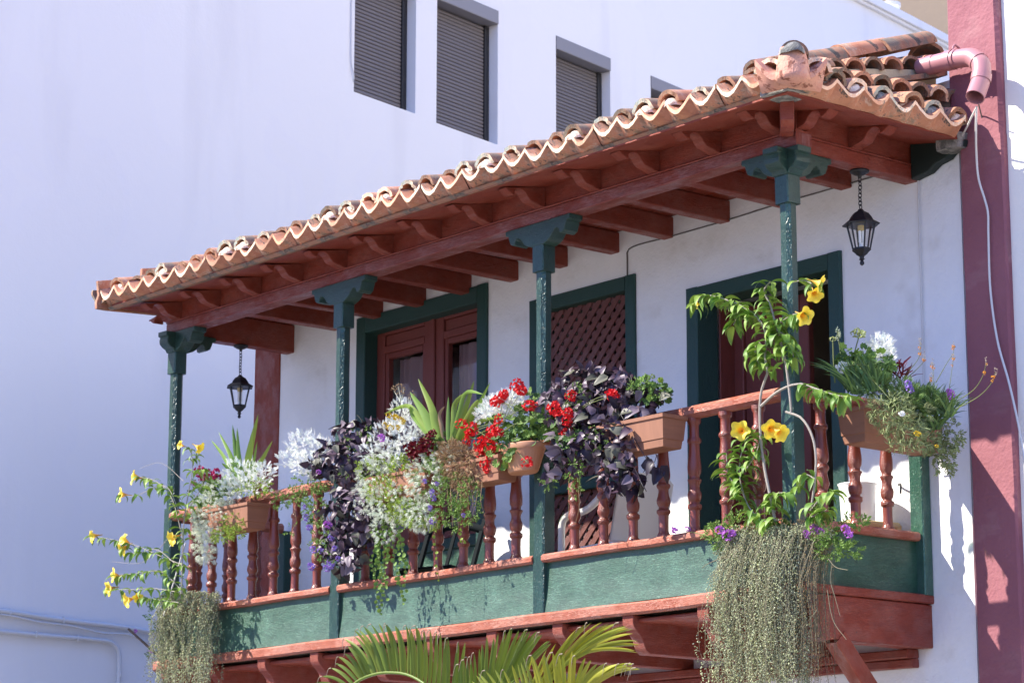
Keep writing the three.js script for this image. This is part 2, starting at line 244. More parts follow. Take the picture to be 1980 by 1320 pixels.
// ───────────── the old house with its facade ─────────────
const house = thing('house', 'white old house facade with green framed doors behind the balcony', 'house');
{
  const sh = new THREE.Shape([[-.50, GY], [6.46, GY], [6.46, 2.9], [-.50, 2.9]].map(q => new THREE.Vector2(...q)));
  const hole = (x0, x1, y0, y1) => sh.holes.push(new THREE.Path([[x0, y0], [x0, y1], [x1, y1], [x1, y0]].map(q => new THREE.Vector2(...q))));
  hole(.80, 2.27, .03, 2.455); hole(2.74, 3.76, .03, 2.25); hole(4.255, 5.54, .03, 2.055);
  const g = new THREE.ExtrudeGeometry(sh, { depth: .5, bevelEnabled: false }); g.translate(0, 0, -D - .5);
  part(house, 'wall', uvm(g), M.white);
  // body and rooms behind the openings
  part(house, 'side_wall', board(-.50, -.2, GY, 2.9, -9, -D - .51, { amp: 0, ax: 'y', steps: 1 }), M.white);
  part(house, 'back_wall', board(-.2, 6.4, GY, 2.9, -9, -8.8, { amp: 0, ax: 'x', steps: 1 }), M.white);
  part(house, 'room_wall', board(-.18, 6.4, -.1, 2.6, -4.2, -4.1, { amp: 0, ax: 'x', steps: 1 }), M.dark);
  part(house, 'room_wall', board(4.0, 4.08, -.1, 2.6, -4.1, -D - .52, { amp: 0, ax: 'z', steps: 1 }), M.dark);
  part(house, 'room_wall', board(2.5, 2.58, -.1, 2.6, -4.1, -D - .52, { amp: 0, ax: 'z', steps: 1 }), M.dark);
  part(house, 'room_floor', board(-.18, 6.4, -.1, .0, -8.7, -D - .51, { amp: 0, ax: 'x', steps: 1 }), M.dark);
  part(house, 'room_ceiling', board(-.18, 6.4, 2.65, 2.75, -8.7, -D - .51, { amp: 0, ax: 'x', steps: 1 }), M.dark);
  part(house, 'corner_post', board(-.535, -.205, GY, 2.6, -D - .3, -D + .012, { ax: 'y', amp: .008, f: 2 }), M.red);
  // main roof rising behind the balcony roof
  const rf = prof([[-1.3, 3.0], [-5.2, 3.95], [-8.9, 3.0], [-8.9, 2.9], [-1.3, 2.9]], 'x', -.6, 6.42); tint(rf, [1, 1, 1]); part(house, 'roof', rf, M.clayOld);
  // raised seam and thin cable under the joists
  // 1: glazed door with a green apron
  const fr = (x0, x1, y1, w, o = {}) => merge([board(x0, x0 + w, .03, y1, -D - .16, -D + .022, { ax: 'y' }), board(x1 - w, x1, .03, y1, -D - .16, -D + .022, { ax: 'y' }), board(x0 + w - .002, x1 - w + .002, y1 - w * (o.t ?? 1), y1 - .001, -D - .159, -D + .021, { ax: 'x' })]);
  const d1 = part(house, 'glazed_door', fr(.785, 2.28, 2.47, .105, { t: 1.15 }), M.greenFrame);
  const z0 = -D - .09, mid = 1.56;
  const leafBar = (a, b, c, d, dz = 0, m = M.door) => part(d1, 'rail', board(a, b, c, d, z0 - .05 + dz, z0 + dz, {}), m);
  part(d1, 'apron', board(.89, 2.175, .03, .70, z0 - .05, z0 + .012, { ax: 'x', amp: .002 }), M.green);
  part(d1, 'apron', board(.89, 2.175, .70, .78, z0 - .04, z0 + .025, { ax: 'x', amp: .002 }), M.greenFrame);
  for (const [a, b] of [[.89, mid - .02], [mid + .02, 2.175]]) {
    leafBar(a, a + .09, .78, 2.35); leafBar(b - .09, b, .78, 2.35); leafBar(a + .09, b - .09, 2.33, 2.39); leafBar(a + .09, b - .09, 2.195, 2.25); leafBar(a + .09, b - .09, .78, .90);
    part(d1, 'top_panel', board(a + .09, b - .09, 2.25, 2.33, z0 - .04, z0 - .018, { amp: .001 }), M.door);
    for (const [p, q, r, s] of [[a + .09, a + .125, .9, 2.195], [b - .125, b - .09, .9, 2.195], [a + .125, b - .125, 2.155, 2.195]]) leafBar(p, q, r, s, -.012);
    part(d1, 'pane', clean(new THREE.PlaneGeometry(b - a - .25, 1.255).translate((a + b) / 2, 1.528, z0 - .035)), M.glass);
    part(d1, 'curtain', grid(40, 1, (u, v) => V3(a + .125 + u * (b - a - .25), .9 + v * 1.255, z0 - .12 + .012 * Math.sin(u * 34 + 3 * Math.sin(u * 7)))), M.curtain);
  }
  part(d1, 'meeting_stile', board(mid - .022, mid + .022, .78, 2.35, z0 - .04, z0 + .016, { ax: 'y' }), M.door);
  // 2: lattice door in three fields
  const d2 = part(house, 'lattice_door', merge([board(2.73, 2.83, .03, 2.26, -D - .14, -D + .02, { ax: 'y' }), board(3.682, 3.772, .03, 2.26, -D - .14, -D + .02, { ax: 'y' }), board(2.83, 3.682, 2.165, 2.259, -D - .139, -D + .019, { ax: 'x' })]), M.greenFrame);
  for (const [a, b] of [[1.545, 1.63], [.935, 1.02], [.03, .12]]) part(d2, 'cross_rail', board(2.83, 3.682, a, b, -D - .09, -D - .012, { ax: 'x' }), M.greenFrame);
  const LX0 = 2.825, LX1 = 3.69, pt = .0935;
  const clip = (c, s, y0, y1) => { // slat centre line y = s·x + c inside the field
    let x0 = LX0, x1 = LX1; const xs = [(y0 - c) / s, (y1 - c) / s].sort((p, q) => p - q); x0 = Math.max(x0, xs[0]); x1 = Math.min(x1, xs[1]); return x1 - x0 > .03 ? [x0, x1] : null; };
  for (const [y0, y1] of [[1.625, 2.17], [1.015, 1.55], [.115, .94]]) for (const s of [1, -1]) for (let k = -45; k < 85; k++) {
    const c = k * pt + (s > 0 ? .01 : .02), q = clip(c, s, y0, y1); if (!q) continue;
    const l = (q[1] - q[0]) * Math.SQRT2, xm = (q[0] + q[1]) / 2; 
    part(d2, 'slat', board(-l / 2, l / 2, -.0215, .0215, -.0035, .0035, { amp: .001, r: .002, ax: 'x', steps: 2 }), M.slat ??= std({ map: mapRedFade, color: lin(.42, .44, .6), roughness: .6, bumpMap: bumpWood, bumpScale: .003 }), { p: V3(xm, s * xm + c, -D - .05 + (s > 0 ? .004 : -.004)), r: [0, 0, s * Math.PI / 4] });
  }
  // 3: open doorway
  const d3 = part(house, 'doorway', fr(4.245, 5.552, 2.07, .10), M.greenFrame);
  for (const [a, b, c, d, dz] of [[4.36, 4.44, .03, 1.96, 0], [4.93, 5.0, .03, 1.96, 0], [4.44, 4.93, 1.86, 1.96, 0], [4.44, 4.93, 1.1, 1.2, 0], [4.44, 4.93, .03, .2, 0]]) part(d3, 'rail', board(a, b, c, d, -D - .33, -D - .28, {}), M.door);
  for (const [a, b] of [[1.2, 1.86], [.2, 1.1]]) part(d3, 'leaf_panel', board(4.44, 4.93, a, b, -D - .32, -D - .30, { ax: 'y' }), M.door);
  part(d3, 'rail', board(4.35, 4.362, .03, 1.96, -D - .3, -D - .16, { ax: 'y' }), M.door);
  // small hook on the wall
  const hk = tube([atZ(1738, 938, -D + .005), atZ(1739, 936, -D + .03), atZ(1742, 936, -D + .04), atZ(1742, 954, -D + .04)], .006, 10, 6); part(house, 'wall_hook', hk, M.black);
}
// ───────────── the wooden balcony ─────────────
const bal = thing('wooden_balcony', 'carved red and green wooden balcony with turned balusters and tiled roof', 'balcony');
{
  const BB = 2.363, Y1 = 2.445;     // underside of the beam, its moulded top
  const JX = [...Array(13)].map((_, i) => .02 + .507 * i);
  // floor, ledge, panels, sills
  part(bal, 'floor', board(.0, BX - .08, -.06, .02, -D + .003, -.065, { ax: 'x', amp: 0 }), M.floor);
  part(bal, 'ledge', board(-.16, BX + .02, -.07, 0, -.03, .014, { ax: 'x', amp: .006, r: .012, f: 1.6 }), M.redFade);
  part(bal, 'ledge', board(BX - .03, BX + .022, -.045, 0.002, -D + .003, -.035, { ax: 'z', amp: .004 }), M.red);
  part(bal, 'ledge', board(-.165, -.11, -.045, 0.002, -D + .003, -.035, { ax: 'z', amp: .004 }), M.red);
  part(bal, 'end_beam', board(BX - .075, BX + .006, -.285, -.048, -D + .003, -.10, { ax: 'z', amp: .004 }), M.red);
  part(bal, 'end_beam', board(-.15, -.07, -.285, -.048, -D + .003, -.10, { ax: 'z', amp: .004 }), M.red);
  for (let b = 0; b < 3; b++) {
    { const L = S - .09 - (b ? 0 : .0), g = board(b * S, b * S + L, .002, .315, -.06, -.030, { ax: 'x', amp: .003, f: 3 });
      const cup = grid(40, 12, (u, v) => { const x = b * S + u * L; return V3(x, .003 + v * .312, -.029 + .020 * Math.pow(1 - v, 2.2) + .0025 * n3(x * 3, v * 3, 4) + .0012 * n3(x * 5, v * 22, 9)); });   // face of the cupped board, kicked out at the foot
      part(bal, 'panel', merge([g, uvm(clean(cup))]), M.panel); }
    part(bal, 'sill_board', board(b * S - .004, (b + 1) * S - .093, .297, .345, -.11, .012, { ax: 'x', amp: .007, r: .012, f: 2.4 }), M.redFade);
    part(bal, 'hand_rail', board(b * S - .02, (b + 1) * S - .07, .985, 1.055, -.085, -.012 + .012, { ax: 'x', amp: .006, r: .022, f: 1.2 }), M.redFade);
  }
  part(bal, 'panel', board(BX - .062, BX - .03, .004, .315, -D + .07, -.09, { ax: 'z', amp: .003, f: 3 }), M.green);
  part(bal, 'sill_board', board(BX - .11, BX + .012, .297, .345, -D + .085, -.09, { ax: 'z', amp: .004, r: .01, f: 2.4 }), M.redFade);
  part(bal, 'hand_rail', board(BX - .085, BX, .985, 1.055, -D + .08, -.06, { ax: 'z', amp: .004, r: .022 }), M.redFade);
  part(bal, 'panel', board(-.062, -.03, .004, .315, -D + .07, -.09, { ax: 'z' }), M.green);
  part(bal, 'sill_board', board(-.11, .012, .297, .345, -D + .085, -.09, { ax: 'z' }), M.redFade);
  part(bal, 'hand_rail', board(-.085, 0, .985, 1.055, -D + .08, -.06, { ax: 'z', r: .022 }), M.redFade);
  // half posts against the wall
  for (const x of [BX - .07, -.095]) part(bal, 'wall_post', board(x, x + .095, .0, 1.0, -D + .003, -D + .075, { ax: 'y' }), x > 1 ? M.green : M.greenFrame);
  // turned balusters
  const R = .0385, bp = [[0, .92], [.012, .97], [.028, .95], [.045, .76], [.06, .72], [.12, .72], [.19, .74], [.205, .80], [.212, .96], [.228, 1.02], [.242, .98], [.25, .74], [.268, .68], [.285, .84], [.305, .98], [.325, 1.0], [.345, .93], [.37, .80], [.40, .72], [.425, .74], [.438, .92], [.452, 1.01], [.468, .96], [.478, .76], [.50, .76], [.515, .93], [.54, 1.0], [.57, .99], [.61, .93], [.66, .85], [.72, .77], [.772, .75], [.785, .97], [.80, 1.0], [.815, .96], [.83, .74], [.90, .70], [.945, .72], [.955, .95], [.975, 1.0], [1, .96]];
  const bh = .645, bg = clean(new THREE.LatheGeometry(bp.map(([f, r]) => new THREE.Vector2(r * R, f * bh)), 18)), b2 = clean(new THREE.LatheGeometry(bp.map(([f, r], i) => new THREE.Vector2(r * R * (1 + .03 * Math.sin(i * 2.1)), f * bh + .004 * Math.sin(i * 1.3) * (i > 2 && i < 38 ? 1 : 0))), 18));
  const bal1 = (x, z) => { const m = part(bal, 'baluster', rnd() < .5 ? bg : b2, M.redGloss, { p: V3(x, .342, z), r: [gauss() * .013, rnd(6.28), gauss() * .013] }); m.scale.set(rnd(.95, 1.04), 1, rnd(.95, 1.04)); };
  seed(5);
  for (let b = 0; b < 3; b++) for (let j = 0; j < 7; j++) bal1(b * S + .232 + .2525 * j, -.045);
  for (const z of [-.266, -.52, -.776]) { bal1(BX - .045, z); bal1(-.045, z); }
  // posts with carved capitals
  const half = [[.30, 0], [.30, -.03], [.272, -.038], [.268, -.055], [.252, -.09], [.225, -.104], [.205, -.10], [.20, -.078], [.185, -.066], [.165, -.07], [.145, -.088], [.125, -.112], [.10, -.128], [.06, -.142]];
  const capP = [...half.map(([x, y]) => [x, y]), ...half.slice().reverse().map(([x, y]) => [-x, y])];
  const stub = [[.135, 0], [.135, -.03], [.118, -.038], [.125, -.06], [.122, -.085], [.10, -.108], [.075, -.118], [.06, -.142]], endP = [...half, ...stub.slice().reverse().map(([x, y]) => [-x, y])];
  for (let i = 0; i < 4; i++) {
    const x1 = i * S, xc = x1 - .047, zc = -.047;
    const p = part(bal, 'post', merge([board(x1 - .0965, x1 + .002, .002, .352, -.0965, .002, { ax: 'y', amp: .004, r: .006, f: 3 }), board(x1 - .0945, x1, .34, 1.08, -.0945, 0, { ax: 'y', amp: .004, r: .010, f: 3 }), board(x1 - .088, x1 - .006, 1.07, 2.07, -.088, -.006, { ax: 'y', amp: .004, r: .021, f: 3 }), board(x1 - .098, x1 + .004, 2.06, BB - .13, -.098, .004, { ax: 'y', amp: .003, r: .006, f: 3 })]), M.post);
    const end = i === 0 || i === 3;
    part(p, 'capital', wob(prof(i === 0 ? endP : i === 3 ? endP.map(([x, y]) => [-x, y]) : capP, 'z', -.055, .055, { bevel: .004 }), .003, 6), M.post, { p: V3(xc, BB - .001, zc) });
    if (end) part(p, 'capital', wob(prof(endP.map(([x, y]) => [-x * .98, y - .004]), 'x', -.056, .056, { bevel: .004 }), .003, 6), M.post, { p: V3(xc, BB - .001, zc) });
  }
  // beams, moulding, frieze
  part(bal, 'beam', board(-.13, BX + .07, BB, Y1 - .006, -.122, 0, { ax: 'x', amp: .006, r: .006, f: 1.3 }), M.redWorn);
  part(bal, 'moulding', board(-.13, BX + .072, Y1 - .006, Y1 + .006, -.10, .006, { ax: 'x', amp: .003, r: .004, f: 1.3 }), M.red);
  part(bal, 'frieze_board', board(-.12, BX + .06, Y1 + .008, 2.60, -.06, -.008, { ax: 'x', amp: .004 }), M.red);
  part(bal, 'beam', board(BX - .10, BX + .01, BB - .003, Y1 - .002, -D - .12, -.124, { ax: 'z', amp: .004 }), M.red);
  part(bal, 'moulding', board(BX - .09, BX + .016, Y1 - .003, Y1 + .010, -D + .003, -.01, { ax: 'z', amp: .003, r: .004 }), M.red);
  part(bal, 'frieze_board', board(BX - .05, BX + .002, Y1 + .012, 2.60, -D + .003, -.06, { ax: 'z', amp: .003 }), M.red);
  part(bal, 'beam', board(-.13, -.03, BB - .012, 2.56, -D - .14, -.124, { ax: 'z', amp: .005 }), M.red);
  // ceiling joists and boards
  for (const x of JX) if (x > .2 && x < 6.05) part(bal, 'ceiling_joist', board(x - .045, x + .045, 2.432, 2.565, -D - .02, -.124, { ax: 'z', amp: .004 }), M.red);
  for (let k = 0; k < 5; k++) part(bal, 'ceiling_board', board(-.05, BX - .02, 2.566, 2.585, -D + .004 + k * .191, -D + .19 + k * .191, { ax: 'x', amp: .002 }), M.red);
  // eave soffits: front, right, left; each from the frieze out to the drip edge
  const E = .405, yo = 2.497, yb = 2.572;
  const slab = (a, b, c, d) => { const q = [a, b, c, d].map(p => V3(...p)); const up = .022, g = grid(14, 4, (u, v) => { const A = q[0].clone().lerp(q[1], u), B = q[3].clone().lerp(q[2], u); const P = A.lerp(B, v); P.y += .006 * n3(P.x * 2, 3, P.z * 2); return P; });
    const t = g.clone(); t.translate(0, up, 0); const edge = grid(14, 1, (u, v) => { const P = q[3].clone().lerp(q[2], u); P.y += .006 * n3(P.x * 2, 3, P.z * 2) + v * up; return P; }); return uvm(merge([g, t, edge]), Math.abs(q[1].x - q[0].x) > 1 ? 'x' : 'z'); };
  const XL = -.265, XR = BX + E;
  M.redSoffit = std({ map: mapRed, roughness: .6, bumpMap: bumpWood, bumpScale: .003, side: DS });
  part(bal, 'soffit_board', slab([-.04, yb, -.01], [BX, yb, -.01], [XR, yo, E], [XL + .04, yo + .025, E]), M.redSoffit);
  part(bal, 'soffit_board', slab([BX, yb, -.01], [BX, yb, -D + .003], [XR, yo, -D + .003], [XR, yo, E]), M.redSoffit);
  part(bal, 'soffit_board', slab([-.1, yb, -D + .003], [-.1, yb, 0], [XL + .04, yo + .025, E], [XL + .04, yo + .025, -D + .003]), M.redSoffit);
  // carved eave brackets: (out, height) from the frieze
  const bk = [[-.01, 2.575], [.315, 2.52], [.315, 2.487], [.30, 2.468], [.282, 2.45], [.258, 2.436], [.235, 2.432], [.232, 2.455], [.222, 2.468], [.205, 2.475], [.185, 2.478], [.165, 2.472], [.145, 2.458], [.13, 2.438], [.11, 2.42], [.075, 2.41], [.05, 2.407], [.03, 2.40], [-.01, 2.40]].map(([z, y]) => [z, y + .052 - (z < .06 ? (.06 - z) * .06 : 0)]);
  const bkg = prof(bk.map(([z, y]) => [z, Math.min(y, 2.572 - z * .185)]), 'x', -.04, .04, { bevel: .003 });
  for (const x of JX) part(bal, 'eave_bracket', bkg, M.red, { p: V3(x, 0, 0) });
  for (const z of [-.06, -.53]) part(bal, 'eave_bracket', bkg, M.red, { p: V3(BX, 0, z), r: [0, Math.PI / 2, 0] });
  for (const z of [-.06, -.53]) part(bal, 'eave_bracket', bkg, M.red, { p: V3(-.1, 0, z), r: [0, -Math.PI / 2, 0] });
  const cb = part(bal, 'corner_bracket', prof([[0, 2.572], [.40, 2.51], [.40, 2.40], [.37, 2.375], [.34, 2.37], [.0, 2.42]], 'x', -.036, .036, { bevel: .003 }), M.red, { p: V3(BX + .0, .0, .0), r: [0, Math.PI / 4, 0] });
  // dark carved wall bracket under the right end of the eave
  part(bal, 'wall_corbel', prof([[0, 2.535], [.40, 2.475], [.39, 2.44], [.30, 2.43], [.26, 2.40], [.18, 2.385], [.12, 2.35], [.05, 2.34], [0, 2.33]], 'z', -D + .003, -D + .07, { bevel: .004 }), M.blackGreen ??= std({ color: lin(.006, .016, .012), roughness: .6 }), { p: V3(BX + .012, .03, 0) });
  // floor joists with carved ends, ledger and brace below
  const fj = [[-.012, -.07], [-.012, -.115], [-.02, -.135], [-.042, -.16], [-.07, -.185], [-.088, -.21], [-.10, -.24], [-.115, -.268], [-.14, -.285], [-D - .02, -.285], [-D - .02, -.075]];
  const fjg = wob(prof(fj, 'x', -.046, .046, { bevel: .004 }), .003, 4);
  for (let i = 0; i < 10; i++) { const x = .555 + .609 * i; part(bal, 'floor_joist', fjg, M.red, { p: V3(x, 0, 0) }); }
  part(bal, 'floor_joist', fjg, M.red, { p: V3(-.04, 0, 0) });
  for (let k = 0; k < 4; k++) part(bal, 'floor_board', board(-.1, BX - .05, -.112, -.088, -D + .004 + k * .252, -D + .251 + k * .252, { ax: 'x', amp: .002 }), M.red);
  part(bal, 'ledger', board(.0, BX - .1, -.335, -.287, -D + .003, -D + .10, { ax: 'x' }), M.red);
  part(bal, 'ledger', board(.0, BX - .1, -.385, -.337, -D + .003, -D + .06, { ax: 'x' }), M.red);
  for (const x of [BX - .035, -.11]) { const a = V3(x, -.27, -.32), b = V3(x, -1.05, -1.05), l = a.distanceTo(b); part(bal, 'brace', board(-.045, .045, -l / 2, l / 2, -.05, .05, { ax: 'y', amp: .003 }), M.red, { p: a.clone().lerp(b, .5), r: [Math.atan2(.73, .78), 0, 0] }); }
}
// ───────────── tiled roof on the balcony (a part of it) ─────────────
const TERRA = [1, 1, 1], RIM = [1.75, 2.6, 3.0];
{
  const PI = Math.PI;
  // barrel tile along −z from z=0, low end in front; sg = 1 cover, −1 channel
  function barrel(r0, r1, L, th, sg, sd, arc = PI * .92, rim = RIM) {
    const nu = 12, nv = 5; seed(sd); const jit = [...Array(nu + 1)].map(() => rnd(-.006, .006)), k = rnd(9);
    const P = (u, v, rr) => { const a = (u - .5) * arc, r = (r0 + (r1 - r0) * v) + rr + .003 * n3(u * 3 + k, v * 3, k); return V3(Math.sin(a) * r, sg * (Math.cos(a) * r), -v * L + (v === 0 ? jit[Math.round(u * nu)] : 0)); };
    const out = grid(nu, nv, (u, v) => P(u, v, 0)), inn = grid(nu, nv, (u, v) => P(u, v, -th)), f = grid(nu, 1, (u, v) => P(u, 0, -th * v)), b = grid(nu, 1, (u, v) => P(u, 1, -th * v)), s1 = grid(1, nv, (u, v) => P(0, v, -th * u)), s2 = grid(1, nv, (u, v) => P(1, v, -th * u));
    return uvm(merge([tint(clean(out), TERRA), tint(clean(inn), TERRA), tint(clean(f), rim), tint(clean(b), TERRA), tint(clean(s1), TERRA), tint(clean(s2), TERRA)]), 'z');
  }
  // wavy under-tile of one pitch: channel with a rim, its underside curving back to the soffit edge
  function under(p, A, sd, rim = RIM, bk = 1) {
    const nu = 16; seed(sd); const k = rnd(20), jz = [...Array(nu + 1)].map((_, i) => .004 * gauss());
    const w = u => { const x = u - .5; return A * (1 - 1.9 * Math.pow(Math.cos(PI * x), 1.15)) + .004 * n3(u * 4, k, 1); };
    const top = (u, v) => V3((u - .5) * p, .023 + w(u) * (1 - .12 * v) + v * .13 * bk, (v === 0 ? jz[Math.round(u * nu)] : 0) - v * .40 * bk + .01 * Math.sin(u * PI));
    const low = (u, v) => { const t = v, flat = -.060; const y = w(u) * Math.pow(1 - t, 1.6) + flat * (1 - Math.pow(1 - t, 1.6)); return V3((u - .5) * p, y + .004 * n3(u * 3 + k, t * 4, 2) * t, (v === 0 ? jz[Math.round(u * nu)] : 0) - .085 * Math.pow(t, .8) + .01 * Math.sin(u * PI)); };
    const a = grid(nu, 4, top), b = grid(nu, 6, low), f = grid(nu, 1, (u, v) => top(u, 0).lerp(low(u, 0), v));
    const g = uvm(merge([tint(clean(a), TERRA), tint(clean(b), TERRA), tint(clean(f), rim)]), 'z'), q = g.attributes.uv, du = rnd(), dv = rnd(); for (let i = 0; i < q.count; i++) q.setXY(i, q.getX(i) + du, q.getY(i) + dv); return g;
  }
  const N = 35, PX = .1995, Y0 = 2.587, zf = .465, roofSlope = Math.atan(.30);
  const x0 = -.30;
  const deck = prof([[.42, 2.525], [-D + .003, 2.96], [-D + .003, 2.93], [.40, 2.505]], 'x', -.26, BX + .25); tint(deck, [1, 1, 1]);
  const roof = part(bal, 'roof', deck, M.clayOld);
  const unders = [11, 12, 13, 14, 15, 16, 17, 18].map(s => under(PX * 1.005, .039, s, [RIM, RIM, [1.5, 1.7, 1.7], RIM, [1.2, 1.5, 1.6], [1.7, 2.2, 2.4], RIM, [.9, 1.1, 1.2]][s - 11])), covers = [21, 22, 23, 24, 25, 26, 27].map(s => barrel(.086, .072, .42, .023, 1, s, PI * .92, s % 3 ? RIM : [.7, .8, .8])), old = [31, 32, 33].map(s => barrel(.085, .071, .42, .021, 1, s, PI * .92, [1, 1, 1]));
  const plug = kind => { const g = new THREE.SphereGeometry(.064, 14, 8, 0, PI * 2, 0, PI / 2); g.scale(1, .95, kind ? .9 : .5); wob(g, .012, 18, kind); return uvm(clean(g)); };
  const plugs = [plug(0), plug(3), plug(5)];
  seed(77);
  for (let i = 0; i < N; i++) { // first course along the front
    const xt = x0 + (i + .5) * PX; if (xt > BX + .30) break;
    const dy = .016 * n3(xt * .9, 2, 2) + .008 * gauss();
    part(roof, 'under_tile', pick(unders), M.clay, { p: V3(xt, Y0 + dy + (i < 2 ? .012 : 0), zf + gauss() * .010), r: [0, gauss() * .03, gauss() * .03] });
    const xc = xt + PX / 2; if (xc > BX + .36) continue;
    const t = rnd(), back = t < .3 ? .012 : rnd(.03, .07);
    const c = part(roof, 'cover_tile', pick(t < .3 ? covers : rnd() < .6 ? covers : old), rnd() < .3 ? M.clay : M.clayOld, { p: V3(xc + gauss() * .008, Y0 + dy + .034 + gauss() * .013, zf - .012 - back), r: [roofSlope * .8, gauss() * .09, gauss() * .07] });
    if (t < .26) part(roof, 'lime_plug', pick(plugs), M.lime, { p: V3(xc, Y0 + dy + .026, zf - .04 - back), r: [PI * .02, 0, 0] });
    else if (t < .62) part(roof, 'mortar', pick(plugs), M.mortar, { p: V3(xc, Y0 + dy + .020, zf - .085 - back), r: [0, rnd(3), 0] });
  }
  // next courses, out of sight behind the first
  const rows = []; seed(91);
  for (let r = 1; r < 5; r++) for (let i = 0; i < N - 2; i++) { const x = x0 + (i + 1) * PX; if (x > BX - .02) break; const g = covers[(i + r) % 5].clone(); g.rotateX(roofSlope); g.translate(x + gauss() * .01, Y0 - .01 + r * .098, zf - .06 - r * .33); rows.push(g); }
  part(roof, 'upper_tiles', merge(rows), M.clayOld, { kind: 'stuff' });
  // raised verge at the left end: two high-sided channel tiles, their inner sides in shade
  for (let k = 0; k < 2; k++) { const g = barrel(.11, .10, .62, .02, -1, 40 + k, PI * .75, [1.2, 1.3, 1.3]); part(roof, 'verge_tile', g, M.clayOld, { p: V3(x0 - .01 - k * .01, Y0 + .075 + k * .085, zf + .0 - k * .36), r: [roofSlope * .45, 0, -.5] }); }
  part(roof, 'verge_wall', tint(prof([[.485, 2.515], [.49, 2.56], [.47, 2.62], [.485, 2.72], [.12, 2.80], [.115, 2.87], [-.30, 2.95], [-D, 3.12], [-D, 2.6], [.40, 2.515]], 'x', x0 - .03, x0 + .004, { bevel: .004 }), [.9, .9, .9]), M.clay);
  // right hand end: courses that fall toward +x
  const XR = BX + .49, q = -PI / 2;
  for (let i = 0; i < 7; i++) { // under tiles; trough z positions
    const z = .215 - .2045 * i; if (z < -.93) break;
    part(roof, 'under_tile', unders[i % 4], M.clay, { p: V3(XR, Y0 - .03, z), r: [0, PI / 2, 0] }).scale.set(1.05, .9, 1);
    const zc = z - .102; seed(300 + i);
    part(roof, 'cover_tile', covers[i % 5], i % 2 ? M.clay : M.clayOld, { p: V3(XR - (i % 3 === 0 ? .01 : .05), Y0 - .008, zc), r: [roofSlope * .8, PI / 2, gauss() * .05, 'YXZ'] }).rotation.order = 'YXZ';
    part(roof, i % 2 ? 'lime_plug' : 'mortar', plugs[i % 3], i % 2 ? M.lime : M.mortar, { p: V3(XR - .07, Y0 - .01, zc), r: [0, PI / 2, 0] });
  }
  for (let i = 0; i < 8; i++) { const zc = .03 - .155 * i; const m = part(roof, 'cover_tile', i % 3 ? old[i % 3] : covers[i % 5], i % 2 ? M.clayOld : M.clay, { p: V3(BX + .31, Y0 + .075 + (.1 - zc) * .075, zc) }); m.rotation.order = 'YXZ'; m.rotation.set(roofSlope, PI / 2, (i % 3 - 1) * .04); }
  // plastered step under the verge, then the verge tiles climbing to the wall
  const stepG = prof([[.06, 2.66], [-D + .003, 2.80], [-D + .003, 2.985], [-.45, 2.865], [.06, 2.74]], 'x', BX + .05, BX + .17, { bevel: .006 }); part(roof, 'plaster_step', wob(stepG, .006, 6), std({ color: lin(.50, .41, .27), roughness: .9, bumpMap: bumpPlaster, bumpScale: .01 }));
  for (let i = 0; i < 7; i++) { const zc = -.05 - .155 * i; const m = part(roof, 'cover_tile', old[i % 3], i % 2 ? M.clayOld : M.clay, { p: V3(BX + .19, 2.735 + (.06 - zc) * .235, zc) }); m.rotation.order = 'YXZ'; m.rotation.set(.18, PI / 2, .0); m.scale.set(.95, .8, .5); }
  seed(8);
  for (let i = 0; i < 4; i++) { const z = .26 - .33 * i; part(roof, 'verge_tile', barrel(.10, .088, .42, .02, 1, 60 + i, PI * .95, TERRA), i === 2 ? M.clay : M.clayOld, { p: V3(BX + .03 + gauss() * .025, 2.70 + gauss() * .012 + (.26 - z) * .33, z), r: [.34 + gauss() * .05, gauss() * .06, 0] }); }
  const end = barrel(.115, .10, .34, .02, 1, 71, PI * 1.1, [1, 1, 1]); const eM = part(roof, 'verge_tile', end, M.clayOld, { p: V3(BX + .05, 3.085, -1.12) }); eM.rotation.order = 'YXZ'; eM.rotation.set(.05, .9, 0);
  // corner: broad tongue of plastered tile with a hip tile on it
  const tongue = grid(16, 14, (u, v) => { const a = (u - .5) * PI * 1.15, y = v; const r = .076 * (1 - .32 * y * y), tp = y < .22 ? Math.sin(y / .22 * PI / 2) : 1; return V3(Math.sin(a) * r * tp, -.075 + y * .185 + .005 * n3(u * 5, v * 5, 1), Math.cos(a) * r * tp - .03 * y - .01 + .004 * n3(u * 4, v * 6, 7)); });
  part(roof, 'corner_tongue', uvm(clean(tongue)), M.limeDS ??= std({ map: mapLime, color: lin(.75, .46, .40), roughness: .85, bumpMap: bumpClay, bumpScale: .008, side: DS }), { p: V3(BX + .505, Y0 - .005, .465), r: [0, PI / 4, 0] }).scale.set(1.22, 1.2, 1.1);
  const hip = part(roof, 'hip_tile', barrel(.078, .085, .5, .018, 1, 81, PI * .95, TERRA), M.clayOld, { p: V3(BX + .49, Y0 + .085, .44) }); hip.rotation.order = 'YXZ'; hip.rotation.set(.14, PI / 4, 0);
  const hipf = part(roof, 'mortar', plugs[1], M.mortar, { p: V3(BX + .50, Y0 + .08, .46) }); hipf.scale.setScalar(1.05);
